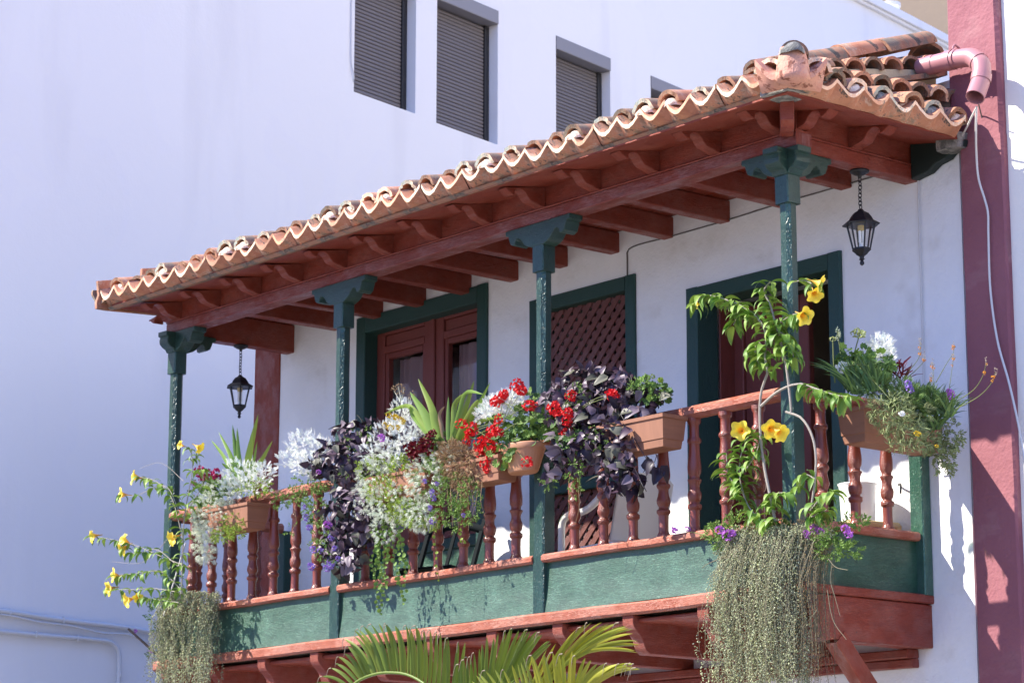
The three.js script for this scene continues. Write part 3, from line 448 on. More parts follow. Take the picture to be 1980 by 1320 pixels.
  for (const [x, z, r] of [[BX + .415, .50, .35], [BX + .525, .385, PI / 2 - .35]]) { const m = part(roof, 'under_tile', under(PX, .039, r < 1 ? 191 : 192, [1.3, 1.5, 1.5], .22), M.limeClay ??= std({ map: mapLime, color: lin(.75, .46, .40), roughness: .85, bumpMap: bumpClay, bumpScale: .006, side: DS }), { p: V3(x, Y0 + .002, z), r: [0, r, 0] }); m.scale.set(1.2, 1.35, 1); const c = part(roof, 'cover_tile', covers[2], M.clay, { p: V3(x + (r < 1 ? -.07 : .0), Y0 + .01, z - (r < 1 ? 0.02 : .09)), r: [0, r, 0] }); }
  part(roof, 'mortar', uvm(wob(solo(new THREE.BoxGeometry(.2, .03, .2, 6, 2, 6)), .012, 9)), M.mortar, { p: V3(BX + .33, Y0 - .066, .33) });
}
const P0stem = std({ color: lin(.12, .075, .045), roughness: .9 });
// ───────────── lamps, pipe, cables, furniture, planters ─────────────
function lantern(p, label) { // hexagonal coach lantern on a chain; p = middle of the ceiling rose underside of the beam
  const t = thing('hanging_lantern', label, 'lantern', p, 'hanging lanterns of the balcony'); delete t.userData.group;
  part(t, 'ceiling_rose', clean(new THREE.LatheGeometry([[0, 0], [.054, 0], [.054, -.012], [.03, -.026], [.012, -.03], [.010, -.045], [0, -.048]].map(q => new THREE.Vector2(...q)), 24)), M.black);
  for (let i = 0; i < 8; i++) { const g = clean(new THREE.TorusGeometry(.0095, .0028, 6, 12).scale(1, 1.5, 1)); part(t, 'chain_link', g, M.black, { p: V3(.002 * Math.sin(i), -.055 - i * .0225, 0), r: [0, i % 2 ? Math.PI / 2 : .3, 0] }); }
  part(t, 'roof', toCreasedNormals(clean(new THREE.LatheGeometry([[.006, -.222], [.014, -.226], [.02, -.236], [.045, -.25], [.062, -.272], [.07, -.288], [.075, -.292], [.108, -.312], [.106, -.318], [.07, -.318], [.0, -.31]].map(q => new THREE.Vector2(...q)), 6)), .5), M.black);
  const yt = -.318, yb = -.455, rt = .078, rb = .048;
  for (let k = 0; k < 6; k++) { const a = k * Math.PI / 3, c = Math.cos(a), s = Math.sin(a), b = a + Math.PI / 3, c2 = Math.cos(b), s2 = Math.sin(b);
    part(t, 'bar', taper([V3(s * rt, yt, c * rt), V3(s * rb, yb, c * rb)], .006, .005, 2, 5), M.black);
    const g = grid(1, 1, (u, v) => { const r = rt + (rb - rt) * v - .001; return V3((s + (s2 - s) * u) * r, yt + (yb - yt) * v, (c + (c2 - c) * u) * r); }); part(t, 'pane', clean(g), M.glass); }
  part(t, 'base', toCreasedNormals(clean(new THREE.LatheGeometry([[0, -.45], [.052, -.45], [.054, -.462], [.04, -.474], [.03, -.486], [.014, -.496], [.012, -.508], [.018, -.512], [.008, -.52], [.013, -.532], [.012, -.542], [0, -.55]].map(q => new THREE.Vector2(...q)), 6)), .5), M.black);
  part(t, 'lamp_socket', clean(new THREE.CylinderGeometry(.019, .019, .03, 14).translate(0, -.335, 0)), M.brass);
  const bl = part(t, 'bulb', merge([0, 1, 2].map(i => { const a = i * 2.1; return new THREE.CapsuleGeometry(.008, .06, 4, 8).translate(Math.sin(a) * .011, -.385, Math.cos(a) * .011); })), M.bulb);
  part(t, 'inner_tube', clean(new THREE.CylinderGeometry(.014, .014, .03, 12).translate(0, -.435, 0)), M.bulb);
}
lantern(V3(-.055, 2.351, -.60), 'black hanging lantern at the far left end under the eave beam');
lantern(V3(BX - .05, 2.36, -.63), 'black hanging lantern near the right corner post before the white wall');

{ // rain pipe on the pilaster
  const A = atZ(1786, 129, -.90), B = atZ(1850, 114, -.90);
  const t = thing('rain_pipe', 'pink painted rain pipe with an elbow spout on the pilaster', 'pipe', A.clone());
  const R = p => p.clone().sub(A), r = .053;
  const path = [A.clone().add(V3(-.02, 0, 0)), A.clone().lerp(B, .5), B, atZ(1880, 111, -.89), atZ(1897, 124, -.875), atZ(1899, 142, -.855), atZ(1896, 160, -.83), atZ(1886, 188, -.77)].map(R);
  const cv = new THREE.CatmullRomCurve3(path, false, 'catmullrom', .35);
  part(t, 'pipe', merge([new THREE.TubeGeometry(cv, 70, r, 24), new THREE.TubeGeometry(cv, 70, r - .005, 24)]), M.pinkPipe);
  const ringAt = (q, w, rr) => { const P = cv.getPointAt(q), T = cv.getTangentAt(q), g = clean(new THREE.CylinderGeometry(rr, rr, w, 24, 1, true)); const m = part(t, 'collar', g, M.pinkPipe, { p: P }); m.quaternion.setFromUnitVectors(YUP, T); };
  ringAt(.12, .05, r + .003); ringAt(.30, .05, r + .004); ringAt(.37, .012, r + .007); ringAt(.62, .02, r + .004); ringAt(.80, .05, r + .004);
  const P1 = cv.getPointAt(1), T1 = cv.getTangentAt(1); const lip = part(t, 'lip', clean(new THREE.RingGeometry(r - .005, r, 24)), M.pinkPipe, { p: P1 }); lip.quaternion.setFromUnitVectors(V3(0, 0, 1), T1);
  const cl = R(atZ(1843, 113, -.90)); part(t, 'bracket', tube([cl.clone().add(V3(0, r, 0)), cl.clone().add(V3(0, r + .03, -.02)), cl.clone().add(V3(0, r + .01, -.08))], .006, 8, 6), M.pinkPipe);
}
const run = (label, pts, r, m, seg = 60) => tag(part(scene, numbered('cable'), tube(pts, r, seg, 7), m), label, 'cable');
{
  const zf = -D + .012;
  run('white cable swinging from the pipe spout under the eave and down the white wall', [atZ(1889, 208, -.80), atZ(1880, 225, -.84), atZ(1868, 250, -.93), atZ(1846, 284, zf), atZ(1828, 303, zf), atZ(1808, 312, zf), atZ(1790, 322, zf), atZ(1778, 336, zf), atZ(1776, 350, zf), atZ(1778, 430, zf), atZ(1781, 520, zf), atZ(1784, 640, zf), atZ(1787, 760, zf), atZ(1790, 900, zf)], .0055, M.cable, 110);
  run('long pale cable hanging in a curve across the pink pilaster', [atZ(1889, 206, -.80), atZ(1888, 255, -.88), atZ(1889, 300, -.95), atZ(1893, 345, -.98), atZ(1905, 385, -1.0), atZ(1911, 410, -1.0), atZ(1912, 450, -1.0), atZ(1916, 560, -1.0), atZ(1930, 660, -1.0), atZ(1952, 740, -1.0), atZ(1970, 820, -1.0), atZ(1984, 900, -1.0)], .0065, M.cable, 110);
  run('short looped cable tucked behind the pipe spout on the pilaster', [atZ(1893, 200, -.92), atZ(1899, 225, -1.02), atZ(1908, 260, -1.03), atZ(1913, 283, -1.03), atZ(1908, 284, -1.03), atZ(1900, 262, -1.03), atZ(1894, 240, -1.03)], .004, M.cableDark);
  run('thin dark cable along the wall above the doors', [atZ(1213, 534, -D + .006), atZ(1213, 500, -D + .006), atZ(1213, 486, -D + .006), atZ(1220, 479, -D + .006), atZ(1300, 456, -D + .006), atZ(1404, 426, -D + .006), atZ(1506, 394, -D + .006), atZ(1600, 367, -D + .006), atZ(1700, 338, -D + .006)], .0045, M.cableDark, 90);
  run('thin dark cable on the white wall below the balcony floor', [atZ(1230, 1318, -D + .008), atZ(1300, 1304, -D + .008), atZ(1400, 1288, -D + .008), atZ(1500, 1272, -D + .008)], .006, M.cableDark);
}
tag(part(scene, numbered('bamboo_cane'), taper([atZ(248, 1216, -.1), V3(-.12, .0, -.06)], .009, .010, 4, 8), P0stem), 'brown cane sticking out beyond the left corner of the balcony', 'cane');
tag(part(scene, numbered('metal_rod'), tube([atZ(316, 1190, .09), atZ(340, 1110, .06), atZ(358, 1050, .03)], .006, 6, 6), M.cable), 'thin grey rod leaning at the left corner post among the vines', 'rod');

{ // white plastic armchair
  const B = V3(4.13, .02, -.58), t = thing('plastic_chair', 'white plastic armchair behind the balusters before the white wall', 'chair', B); t.rotation.y = -.1;
  const h = .40, P = (x, y, z) => V3(x, y, z);
  part(t, 'seat', wob(uvm(new RoundedBoxGeometry(.44, .025, .44, 3, .012)), .004, 4), M.plastic, { p: P(0, h, 0) });
  const bk = grid(10, 8, (u, v) => { const a = (u - .5) * 1.5; return P(.19 + .10 * v - .08 * (1 - Math.cos(a)) * 1.4, h + .02 + v * .40 - .05 * v * Math.pow(Math.abs(u - .5) * 2, 3), Math.sin(a) * .29); }); const b2 = bk.clone().translate(.018, 0, 0);
  part(t, 'backrest', merge([bk, b2, grid(10, 1, (u, v) => { const a = (u - .5) * 1.5; return P(.29 - .08 * (1 - Math.cos(a)) * 1.4 + v * .018, h + .42 - .05 * Math.pow(Math.abs(u - .5) * 2, 3), Math.sin(a) * .29); })]), phy({ color: lin(.80, .79, .74), roughness: .35, side: DS }));
  for (const s of [-1, 1]) {
    const arm = [P(-.24, h - .38, s * .27), P(-.235, h + .0, s * .265), P(-.225, h + .17, s * .262), P(-.17, h + .205, s * .26), P(-.04, h + .205, s * .26), P(.06, h + .23, s * .255), P(.16, h + .30, s * .235), P(.22, h + .35, s * .21)];
    const g = new THREE.TubeGeometry(new THREE.CatmullRomCurve3(arm), 40, .022, 8); part(t, 'arm', clean(g), M.plastic);
    part(t, 'leg', taper([P(.20, h, s * .20), P(.27, -.0, s * .25)], .024, .02, 4, 8), M.plastic);
    part(t, 'leg', taper([P(-.20, h, s * .2), P(-.24, 0, s * .26)], .024, .02, 4, 8), M.plastic);
  }
}
{ // black slatted chair
  const B = V3(2.28, .02, -.66), t = thing('folding_chair', 'black wooden folding chair standing before the green apron', 'chair', B); t.rotation.y = .35;
  const bar = (n, a, b, w, d) => { const L = a.distanceTo(b), m = part(t, n, board(-w / 2, w / 2, -L / 2, L / 2, -d / 2, d / 2, { ax: 'y', amp: .001, r: .004 }), M.blackWood, { p: a.clone().lerp(b, .5) }); m.quaternion.setFromUnitVectors(YUP, b.clone().sub(a).normalize()); };
  for (const s of [-1, 1]) { bar('leg', V3(s * .21, 0, .16), V3(s * .21, .80, -.22), .032, .028); bar('leg', V3(s * .185, 0, -.22), V3(s * .185, .45, .19), .03, .026); }
  for (let i = 0; i < 5; i++) part(t, 'seat_slat', board(-.2, .2, .44, .455, -.18 + i * .078, -.118 + i * .078, { amp: .001 }), M.blackWood);
  const top = [...Array(9)].map((_, i) => V3((i / 8 - .5) * .46, .72 + .05 * Math.sin(i / 8 * Math.PI), -.19)); part(t, 'top_rail', tube(top, .028, 20, 8), M.blackWood);
  for (let i = -1; i <= 1; i++) bar('back_slat', V3(i * .09, .46, -.06), V3(i * .1, .74, -.19), .03, .012);
}
{ // rush stool and enamel bucket
  const B = V3(5.80, .02, -.86), t = thing('rush_stool', 'low pine stool with a woven straw seat at the right corner', 'stool', B); t.rotation.y = -.15; const h = .375;
  const seat = wob(solo(new RoundedBoxGeometry(.36, .045, .34, 4, .02).toNonIndexed()), .008, 16); part(t, 'seat', uvm(seat), M.straw, { p: V3(-.0, h, 0) });
  for (const [x, z] of [[-.16, .15], [.16, .15], [-.16, -.15], [.16, -.15]]) part(t, 'leg', board(x - .022, x + .022, 0, h + .005, z - .022, z + .022, { ax: 'y', amp: .001 }), M.pine);
  for (const y of [.30, .18]) { for (const z of [.15, -.15]) part(t, 'stretcher', board(-.14, .14, y - .022, y + .022, z - .011, z + .011, { amp: .001 }), M.pine); for (const x of [.16, -.16]) part(t, 'stretcher', board(x - .011, x + .011, y - .022, y + .022, -.13, .13, { amp: .001 }), M.pine); }
  const k = thing('enamel_bucket', 'white lettered tub standing on the straw stool', 'bucket', V3(5.80, .02 + h + .022, -.87));
  part(k, 'tub', clean(new THREE.LatheGeometry([[0, 0], [.088, 0], [.094, .01], [.105, .215], [.112, .22], [.112, .226], [.102, .226], [.09, .02], [0, .016]].map(q => new THREE.Vector2(...q)), 36)), M.enamel);
  const cv = document.createElement('canvas'); cv.width = 128; cv.height = 64; const c = cv.getContext('2d'); c.fillStyle = '#d2d4d6'; c.fillRect(0, 0, 128, 64); c.fillStyle = '#70757d'; c.font = '44px serif'; c.textAlign = 'center'; c.fillText('pan', 64, 44);
  const ct = new THREE.CanvasTexture(cv); ct.colorSpace = THREE.SRGBColorSpace; 
  const lab = grid(8, 1, (u, v) => { const a = .25 + u * .75; const r = .1035 + v * .0028; return V3(Math.sin(a) * r, .155 + v * .05, Math.cos(a) * r); }); part(k, 'lettering', clean(lab), std({ map: ct, roughness: .3, side: DS }));
}
// planters
function box(label, p, turn, w, h, d, mat = M.pot) { const t = thing('planter_box', label, 'planter', p); t.rotation.y = turn;
  part(t, 'trough', rings(w, d, [[-.028, 0], [-.024, .004], [-.019, .045], [-.014, .048], [-.004, h - .022], [.004, h - .022], [.005, h - .002], [-.003, h], [-.008, h], [-.012, h - .03]]), mat);
  part(t, 'soil', wob(solo(new THREE.BoxGeometry(w - .03, .02, d - .03, 16, 1, 6)), .012, 14), M.soil, { p: V3(0, h - .025, 0) });
  return t; }
box('small terracotta trough under the spiky plant at the left corner', V3(1.02, .785, .105), 0, .50, .175, .185);
box('terracotta trough hidden under the grey trailing plants in the middle', V3(2.90, .79, .10), 0, .60, .17, .18);
box('terracotta trough end under the red geraniums in the middle', V3(3.66, .795, .10), 0, .50, .15, .18);
box('pale terracotta trough at the right end of the big purple vine', V3(5.05, .805, .105), 0, .60, .185, .185);
const pf = box('terracotta trough held by a wire on the right side rail', V3(BX + .13, .755, -.63), Math.PI / 2, .64, .19, .20);
part(pf, 'wire_holder', merge([tube([V3(.27, .005, -.115), V3(.27, .0, .115), V3(.27, .09, .115)], .004, 14, 5), tube([V3(.325, .02, -.10), V3(.325, .012, .10)], .004, 6, 5)]), M.cableDark);
{
  const t = thing('half_round_planter', 'ribbed rounded terracotta bowl with geraniums left of the third post', 'planter', V3(4.02, .825, .085));
  const pr = [[0, 0], [.10, 0], [.112, .012], [.16, .135], [.172, .138], [.176, .165], [.168, .172], [.158, .165], [.11, .02], [0, .016]].map(q => new THREE.Vector2(...q));
  const g = new THREE.LatheGeometry(pr, 72), p = g.attributes.position; for (let i = 0; i < p.count; i++) { const y = p.getY(i), a = Math.atan2(p.getX(i), p.getZ(i)), k = y > .01 && y < .136 ? 1 + .02 * Math.cos(a * 36) : 1; p.setXYZ(i, p.getX(i) * k, y, p.getZ(i) * k * .62); } g.computeVertexNormals();
  part(t, 'bowl', clean(g), std({ color: lin(.40, .19, .10), roughness: .6 }));
  part(t, 'soil', clean(new THREE.CylinderGeometry(.15, .15, .01, 24).scale(1, 1, .62).translate(0, .15, 0)), M.soil);
}
// ───────────── plants ─────────────
const leafM = (r, g, b, t = .35, rough = .75) => phy({ color: lin(r, g, b), roughness: rough, transmission: t, thickness: 0, side: DS, specularIntensity: .5 });
const P_ = {
  allam: [leafM(.20, .34, .05, .4, .5), leafM(.14, .27, .04, .4, .5), leafM(.28, .42, .07, .45, .5)],
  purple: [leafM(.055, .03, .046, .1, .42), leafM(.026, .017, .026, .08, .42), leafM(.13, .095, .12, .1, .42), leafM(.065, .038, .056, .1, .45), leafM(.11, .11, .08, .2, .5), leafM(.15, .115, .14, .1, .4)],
  silver: leafM(.80, .83, .79, .35, .9), silver2: std({ color: lin(.44, .50, .40), roughness: .9, side: DS }),
  curry: std({ color: lin(.40, .46, .32), roughness: .85, side: DS }), curryLt: leafM(.66, .70, .58, .35, .85),
  greyG: std({ color: lin(.19, .23, .09), roughness: .85, side: DS }),
  lime: leafM(.26, .36, .04, .4), ger: leafM(.16, .27, .05, .3), gerD: leafM(.07, .14, .03, .25), sword: [leafM(.22, .36, .06, .4, .4), leafM(.30, .42, .07, .45, .4), leafM(.16, .28, .05, .35, .4)],
  grass: [leafM(.10, .19, .05, .3, .5), leafM(.16, .26, .07, .3, .5), leafM(.07, .13, .05, .25, .5)],
  trail: std({ color: lin(.31, .325, .195), roughness: .85, side: DS }), trailStem: std({ color: lin(.17, .15, .09), roughness: .9 }),
  dry: std({ color: lin(.30, .20, .10), roughness: .95, side: DS }), stem: std({ color: lin(.34, .27, .20), roughness: .9 }), stemG: std({ color: lin(.14, .17, .05), roughness: .8 }), bark: std({ color: lin(.36, .32, .27), roughness: .9, bumpMap: bumpWood, bumpScale: .002 }),
  yellow: phy({ color: lin(.90, .70, .05), roughness: .6, transmission: .3, thickness: 0, side: DS, vertexColors: true }), redF: leafM(.72, .02, .022, .25, .6), wine: leafM(.16, .006, .012, .2, .6), magenta: leafM(.42, .012, .10, .25, .6), violet: leafM(.34, .22, .60, .3), pinkV: leafM(.48, .16, .55, .3), orange: leafM(.70, .30, .03, .3), whiteF: leafM(.85, .85, .85, .2), mustard: std({ color: lin(.60, .42, .03), roughness: .9, side: DS }),
  palm: [leafM(.17, .25, .035, .4, .45), leafM(.21, .29, .04, .45, .45)], palmY: [leafM(.44, .44, .04, .45, .45), leafM(.32, .36, .04, .45, .45)], palmDry: std({ color: lin(.28, .22, .16), roughness: .95, side: DS }),
};
// leaf shapes: base at the origin, tip along +y, face toward +z, length 1
function blade(w, n, fold, bend, shape) { return clean(grid(2, n, (u, v) => { const h = shape(v) * w, x = (u - .5) * 2 * h; const a = bend * v * v; return V3(x, v * Math.cos(a * .6), fold * Math.abs(x) - a * v * .55); })); }
const G = {
  lance: [0, 1, 2].map(i => blade(.17 + .02 * i, 7, .7 - .2 * i, .5 + .35 * i, v => Math.pow(Math.sin(Math.PI * Math.pow(v, .8)), .8))),
  heart: [0, 1, 2].map(i => { const g = grid(6, 6, (u, v) => { const t = u * 2 - 1, w = v < .001 ? 0 : .52 * Math.pow(Math.max(0, 1 - v), .62) * Math.pow(Math.min(1, v * 4.5), .5); const dip = .16 * (1 - v) * (1 - Math.pow(Math.abs(t), .8) ) ; const x = t * w; return V3(x, v - (1 - v) * .17 * Math.pow(Math.abs(t), 1.5) + 0 * dip, .30 * Math.abs(x) - (.18 + .1 * i) * v * v + .02 * Math.sin(t * 5 + i)); }); return clean(g); }),
  round: clean(grid(4, 4, (u, v) => { const x = (u - .5) * 2, y = (v - .5) * 2, k = 1 / Math.max(1, Math.hypot(x, y) / Math.max(Math.abs(x), Math.abs(y), .01) || 1); return V3(x * k * .5, .5 + y * k * .5, .12 * (x * x + y * y) * k); })),
  // rounded lobed leaf (geranium)
  lobed: (() => { const pos = [], n = 14; for (let i = 0; i < n; i++) { const p = k => { const a = (k / n) * 5.4 + .45 - Math.PI / 2 + .0, r = .5 * (1 + .10 * Math.cos(k * Math.PI)); return [Math.cos(a) * r, .48 + Math.sin(a) * r, .13 + .05 * Math.cos(k * Math.PI)]; }; pos.push(0, .42, 0, ...p(i), ...p(i + 1)); } const g = new THREE.BufferGeometry(); g.setAttribute('position', new THREE.Float32BufferAttribute(pos, 3)); g.computeVertexNormals(); return uvm(g); })(),
  // feathery silver leaf
  feather: (() => { const gs = []; const fin = (a, y, l, w) => { const b = blade(w, 2, .3, .5, v => .35 + Math.sin(Math.PI * v) * .65); b.scale(l, l, l); b.rotateZ(a); b.translate(0, y, -.1 * y * y); gs.push(b); }; fin(0, .0, 1, .035); for (let i = 0; i < 6; i++) for (const s of [-1, 1]) fin(s * (1.05 - i * .1), .2 + i * .13, .34 - i * .03, .15); return merge(gs); })(),
  // tuft of narrow leaves round a short shoot
  tuft: (() => { seed(3); const gs = []; for (let i = 0; i < 9; i++) { const b = blade(.042, 2, .2, .9, v => .5 + .5 * Math.sin(Math.PI * v)); b.scale(.75, .75, .75); b.rotateX(rnd(.5, 1.15)); b.rotateY(i * 2.4); b.translate(0, i * .03, 0); gs.push(b); } return merge(gs); })(),
  // little sprig of small round leaves
  sprig: (() => { seed(4); const gs = []; for (let i = 0; i < 8; i++) { const b = blade(.28, 2, .2, .5, v => Math.sqrt(Math.sin(Math.PI * Math.min(.98, v + .02)))); b.scale(.36, .36, .36); b.rotateX(rnd(.5, 1.3)); b.rotateY(i * 2.4); b.translate(0, .05 + i * .09, 0); gs.push(b); } return merge(gs); })(),
  bead: (() => { const b = new THREE.OctahedronGeometry(.5).scale(.62, 1, .5).translate(0, .5, 0); return clean(b); })(),
  needle: blade(.06, 2, .2, .5, v => .6 + .4 * Math.sin(Math.PI * v)),
  floret: (() => { const gs = []; for (let i = 0; i < 5; i++) { const b = blade(.42, 2, .1, -.4, v => .25 + .75 * Math.sin(Math.PI * Math.min(.9, v * .9))); b.scale(.62, .62, .62); b.rotateX(-1.15); b.rotateY(i * 1.257); gs.push(b); } return merge(gs).rotateX(Math.PI / 2); })(),
};
// flower head: florets over a ball of radius 1 looking along +z
function head(n, sd, k = .75) { seed(sd); const gs = []; for (let i = 0; i < n; i++) { const y = 1 - 1.55 * (i + .5) / n, r = Math.sqrt(1 - y * y), a = i * 2.4; const d = V3(Math.cos(a) * r, Math.sin(a) * r, y), m = new THREE.Matrix4().makeRotationFromQuaternion(new THREE.Quaternion().setFromUnitVectors(V3(0, 0, 1), d)); const g = G.floret.clone(); g.rotateZ(rnd(6)); g.rotateX(rnd(-.7, .7)); g.rotateY(rnd(-.7, .7)); const kk = k * rnd(.9, 1.35); g.scale(kk, kk, kk); g.applyMatrix4(m); const q = rnd(.55, 1.15); g.translate(d.x * q, d.y * q, d.z * q * .8); gs.push(g); } return merge(gs); }
const HEAD = [head(20, 1), head(16, 2), head(22, 3), head(14, 4)], HEADs = head(12, 5, .9);
// trumpet flower opening along +y, length about 1, mouth radius .55
const TRUMPET = [0, 1].map(i => { const pr = [[0, .03], [.25, .04], [.45, .075], [.60, .14], [.74, .20], [.86, .30], [.93, .44], [.95, .58]]; const n = 30;
  const g = new THREE.BufferGeometry(), pos = [], col = [], idx = []; for (let j = 0; j < pr.length; j++) for (let k = 0; k <= n; k++) { const a = k / n * Math.PI * 2, f = Math.max(0, (j - 4) / 3), lob = 1 - .26 * f * Math.pow(Math.abs(Math.sin(a * 2.5 + .3)), 3) + .03 * f * Math.sin(a * 3 + i); const r = pr[j][1] * lob; pos.push(Math.cos(a) * r, pr[j][0] + f * .05 * Math.sin(a * 5 + i * 2) - f * i * .1, Math.sin(a) * r); const o = j < 2 ? [.55, .42, .3] : j < 4 ? [.95, .62, .6] : j < 6 ? [1, .93, .8] : [1, 1, 1]; col.push(...o); }
  for (let j = 0; j < pr.length - 1; j++) for (let k = 0; k < n; k++) { const a = j * (n + 1) + k, b = a + n + 1; idx.push(a, b, a + 1, a + 1, b, b + 1); }
  g.setAttribute('position', new THREE.Float32BufferAttribute(pos, 3)); g.setAttribute('color', new THREE.Float32BufferAttribute(col, 3)); g.setIndex(idx); g.computeVertexNormals(); const q = clean(g); q.setAttribute('uv', new THREE.Float32BufferAttribute(new Float32Array(q.attributes.position.count * 2), 2)); return q; });
const _m = new THREE.Matrix4();
function frame(p, tip, face, s) { const y = tip.clone().normalize(), x = y.clone().cross(face).normalize(); if (x.lengthSq() < .1) x.set(1, 0, 0); const z = x.clone().cross(y); return new THREE.Matrix4().makeBasis(x, y, z).scale(s.isVector3 ? s : V3(s, s, s)).setPosition(p); }
const rv = () => { const v = V3(gauss(), gauss(), gauss()); return v.lengthSq() < 1e-4 ? V3(0, 1, 0) : v.normalize(); };
function leafAt(t, name, geo, mat, p, tip, face, s) { const m = part(t, name, geo, mat); frame(p.clone().sub(t.position), tip, face, s).decompose(m.position, m.quaternion, m.scale); return m; }
// points in soft ellipsoids given by photo centre, photo radii, distance plane and half depth
function inBlob([u, v, ru, rv_, z, rz]) { let a, b, c; do { a = rnd(-1, 1); b = rnd(-1, 1); c = rnd(-1, 1); } while (a * a + b * b + c * c > 1); const k = Math.pow(a * a + b * b + c * c, -.18); a *= k; b *= k; c *= k; const p = atZ(u + ru * a, v + rv_ * b, z + rz * c); return { p, n: V3(RGT.x * a + .0, -b, RGT.z * a + c * .9).addScaledVector(FWD, -.25).normalize() }; }
const wpick = bl => { const w = bl.map(b => b[6] ?? b[2] * b[3]); let r = rnd(w.reduce((x, y) => x + y, 0)); for (let i = 0; i < bl.length; i++) if ((r -= w[i]) <= 0) return bl[i]; return bl[bl.length - 1]; };
// small foliage nobody could count: copies in one part
function mass(t, name, geo, mat, bl, n, { s = [.02, .04], up = .3, out = .7, rn = .6, tone = .25, label } = {}) {
  const im = shade(new THREE.InstancedMesh(geo, mat, n)); im.name = name; im.userData.kind = 'stuff'; if (label) im.userData.label = label; const c = new THREE.Color();
  for (let i = 0; i < n; i++) { const { p, n: o } = inBlob(wpick(bl)); const tip = o.clone().multiplyScalar(out).addScaledVector(YUP, up).addScaledVector(rv(), rn); im.setMatrixAt(i, frame(p.sub(t.position), tip, o.clone().addScaledVector(rv(), .5), rnd(...s))); const k = 1 - tone + rnd(2 * tone); im.setColorAt(i, c.setRGB(k, k * rnd(.95, 1.05), k)); }
  t.add(im); return im;
}
function leaves(t, geos, mats, bl, n, { s = [.05, .09], up = 0, out = .6, rn = .5, droop = .4, faceUp = .5, name = 'leaf' } = {}) {
  for (let i = 0; i < n; i++) { const { p, n: o } = inBlob(wpick(bl)); const tip = o.clone().multiplyScalar(out * .35).addScaledVector(YUP, up - droop).addScaledVector(RGT, gauss() * .8).addScaledVector(rv(), rn * .7); const f = o.clone().addScaledVector(FWD, -.55).addScaledVector(YUP, faceUp).addScaledVector(rv(), .5); leafAt(t, name, pick(geos), pick(mats), p, tip, f, rnd(...s)); }
}
const stems = (t, arr, mat, name = 'stem') => { if (arr.length > 24) part(t, name, merge(arr), mat, { kind: 'stuff' }).position.copy(t.position).negate(); else for (const g of arr) part(t, name, g, mat).position.copy(t.position).negate(); };
const pl = (name, label, cat, at) => thing(name, label, cat, at);
function heads(t, geos, mat, list, z, s = .035, name = 'flower') { for (const [u, v, k = 1, dz = 0] of list) { const p = atZ(u, v, z + dz); const m = part(t, name, pick(geos), mat, { p: p.clone().sub(t.position) }); m.quaternion.setFromUnitVectors(V3(0, 0, 1), EYE.clone().sub(p).normalize().addScaledVector(TOSUN, .5).addScaledVector(rv(), .5).normalize()); m.scale.set(s * k * rnd(.85, 1.2), s * k * rnd(.85, 1.2), s * k); } }

// hanging strands of tiny leaves; tops along a photo line, lengths in metres
function curtain(t, tops, n, { len = [.5, .9], step = .013, s = [.009, .016], z = .05, mat = P_.trail, geo = G.bead, sway = .05, out = .10, tone = .35 }) {
  const pts = [], tubes = [], c = new THREE.Color();
  for (let i = 0; i < n; i++) {
    const k = Math.min(tops.length - 1.001, Math.max(0, (Math.round(rnd() * n / 7) / (n / 7) + gauss() * .012) * (tops.length - 1))), tn = rnd(.55, 1.25), a = tops[Math.floor(k)], b = tops[Math.min(tops.length - 1, Math.floor(k) + 1)], f = k % 1;
    const u = a[0] + (b[0] - a[0]) * f, v = a[1] + (b[1] - a[1]) * f, zz = a[2] + (b[2] - a[2]) * f, L = rnd(...len) * (a[3] + (b[3] - a[3]) * f);
    const p = atZ(u + gauss() * 8, v + gauss() * 10, zz + rnd(-.06, .05)), ph = rnd(9), o = V3(gauss() * .5, 0, .7).normalize().multiplyScalar(out * rnd()), m = Math.ceil(L / step); const line = [];
    for (let j = 0; j <= m; j++) { const q = j / m, h = Math.pow(q, .75); const P = p.clone().addScaledVector(o, Math.min(1, q * 3.5) ).add(V3(sway * n3(q * 2.2, ph, 1) * q * 1.6, (q < .06 ? .02 * Math.sin(q / .06 * 3.1) : 0) - L * q + .02 * n3(q * 9, ph, 3), sway * .7 * n3(q * 2.2, ph, 8) * q)); line.push(P); pts.push([P.clone().add(V3(gauss() * .02, gauss() * .008, gauss() * .02)), tn]); }
    if (line.length > 3) tubes.push(taper([line[0], line[Math.floor(m * .3)], line[Math.floor(m * .65)], line[m]], .0016, .0008, 7, 3));
  }
  const im = shade(new THREE.InstancedMesh(geo, mat, pts.length)); im.name = 'foliage'; im.userData.kind = 'stuff';
  pts.forEach(([P, tn], i) => { const d = V3(gauss(), gauss() - .3, gauss() + .25); im.setMatrixAt(i, frame(P.clone().sub(t.position), d, rv(), rnd(...s))); const k = tn * (1 - tone + rnd(tone * 2)); im.setColorAt(i, c.setRGB(k, k * rnd(.95, 1.08), k * rnd(.8, 1.05))); });
  t.add(im); const st = part(t, 'stems', merge(tubes), P_.trailStem, { kind: 'stuff' }); st.position.copy(t.position).negate();
}
seed(101);
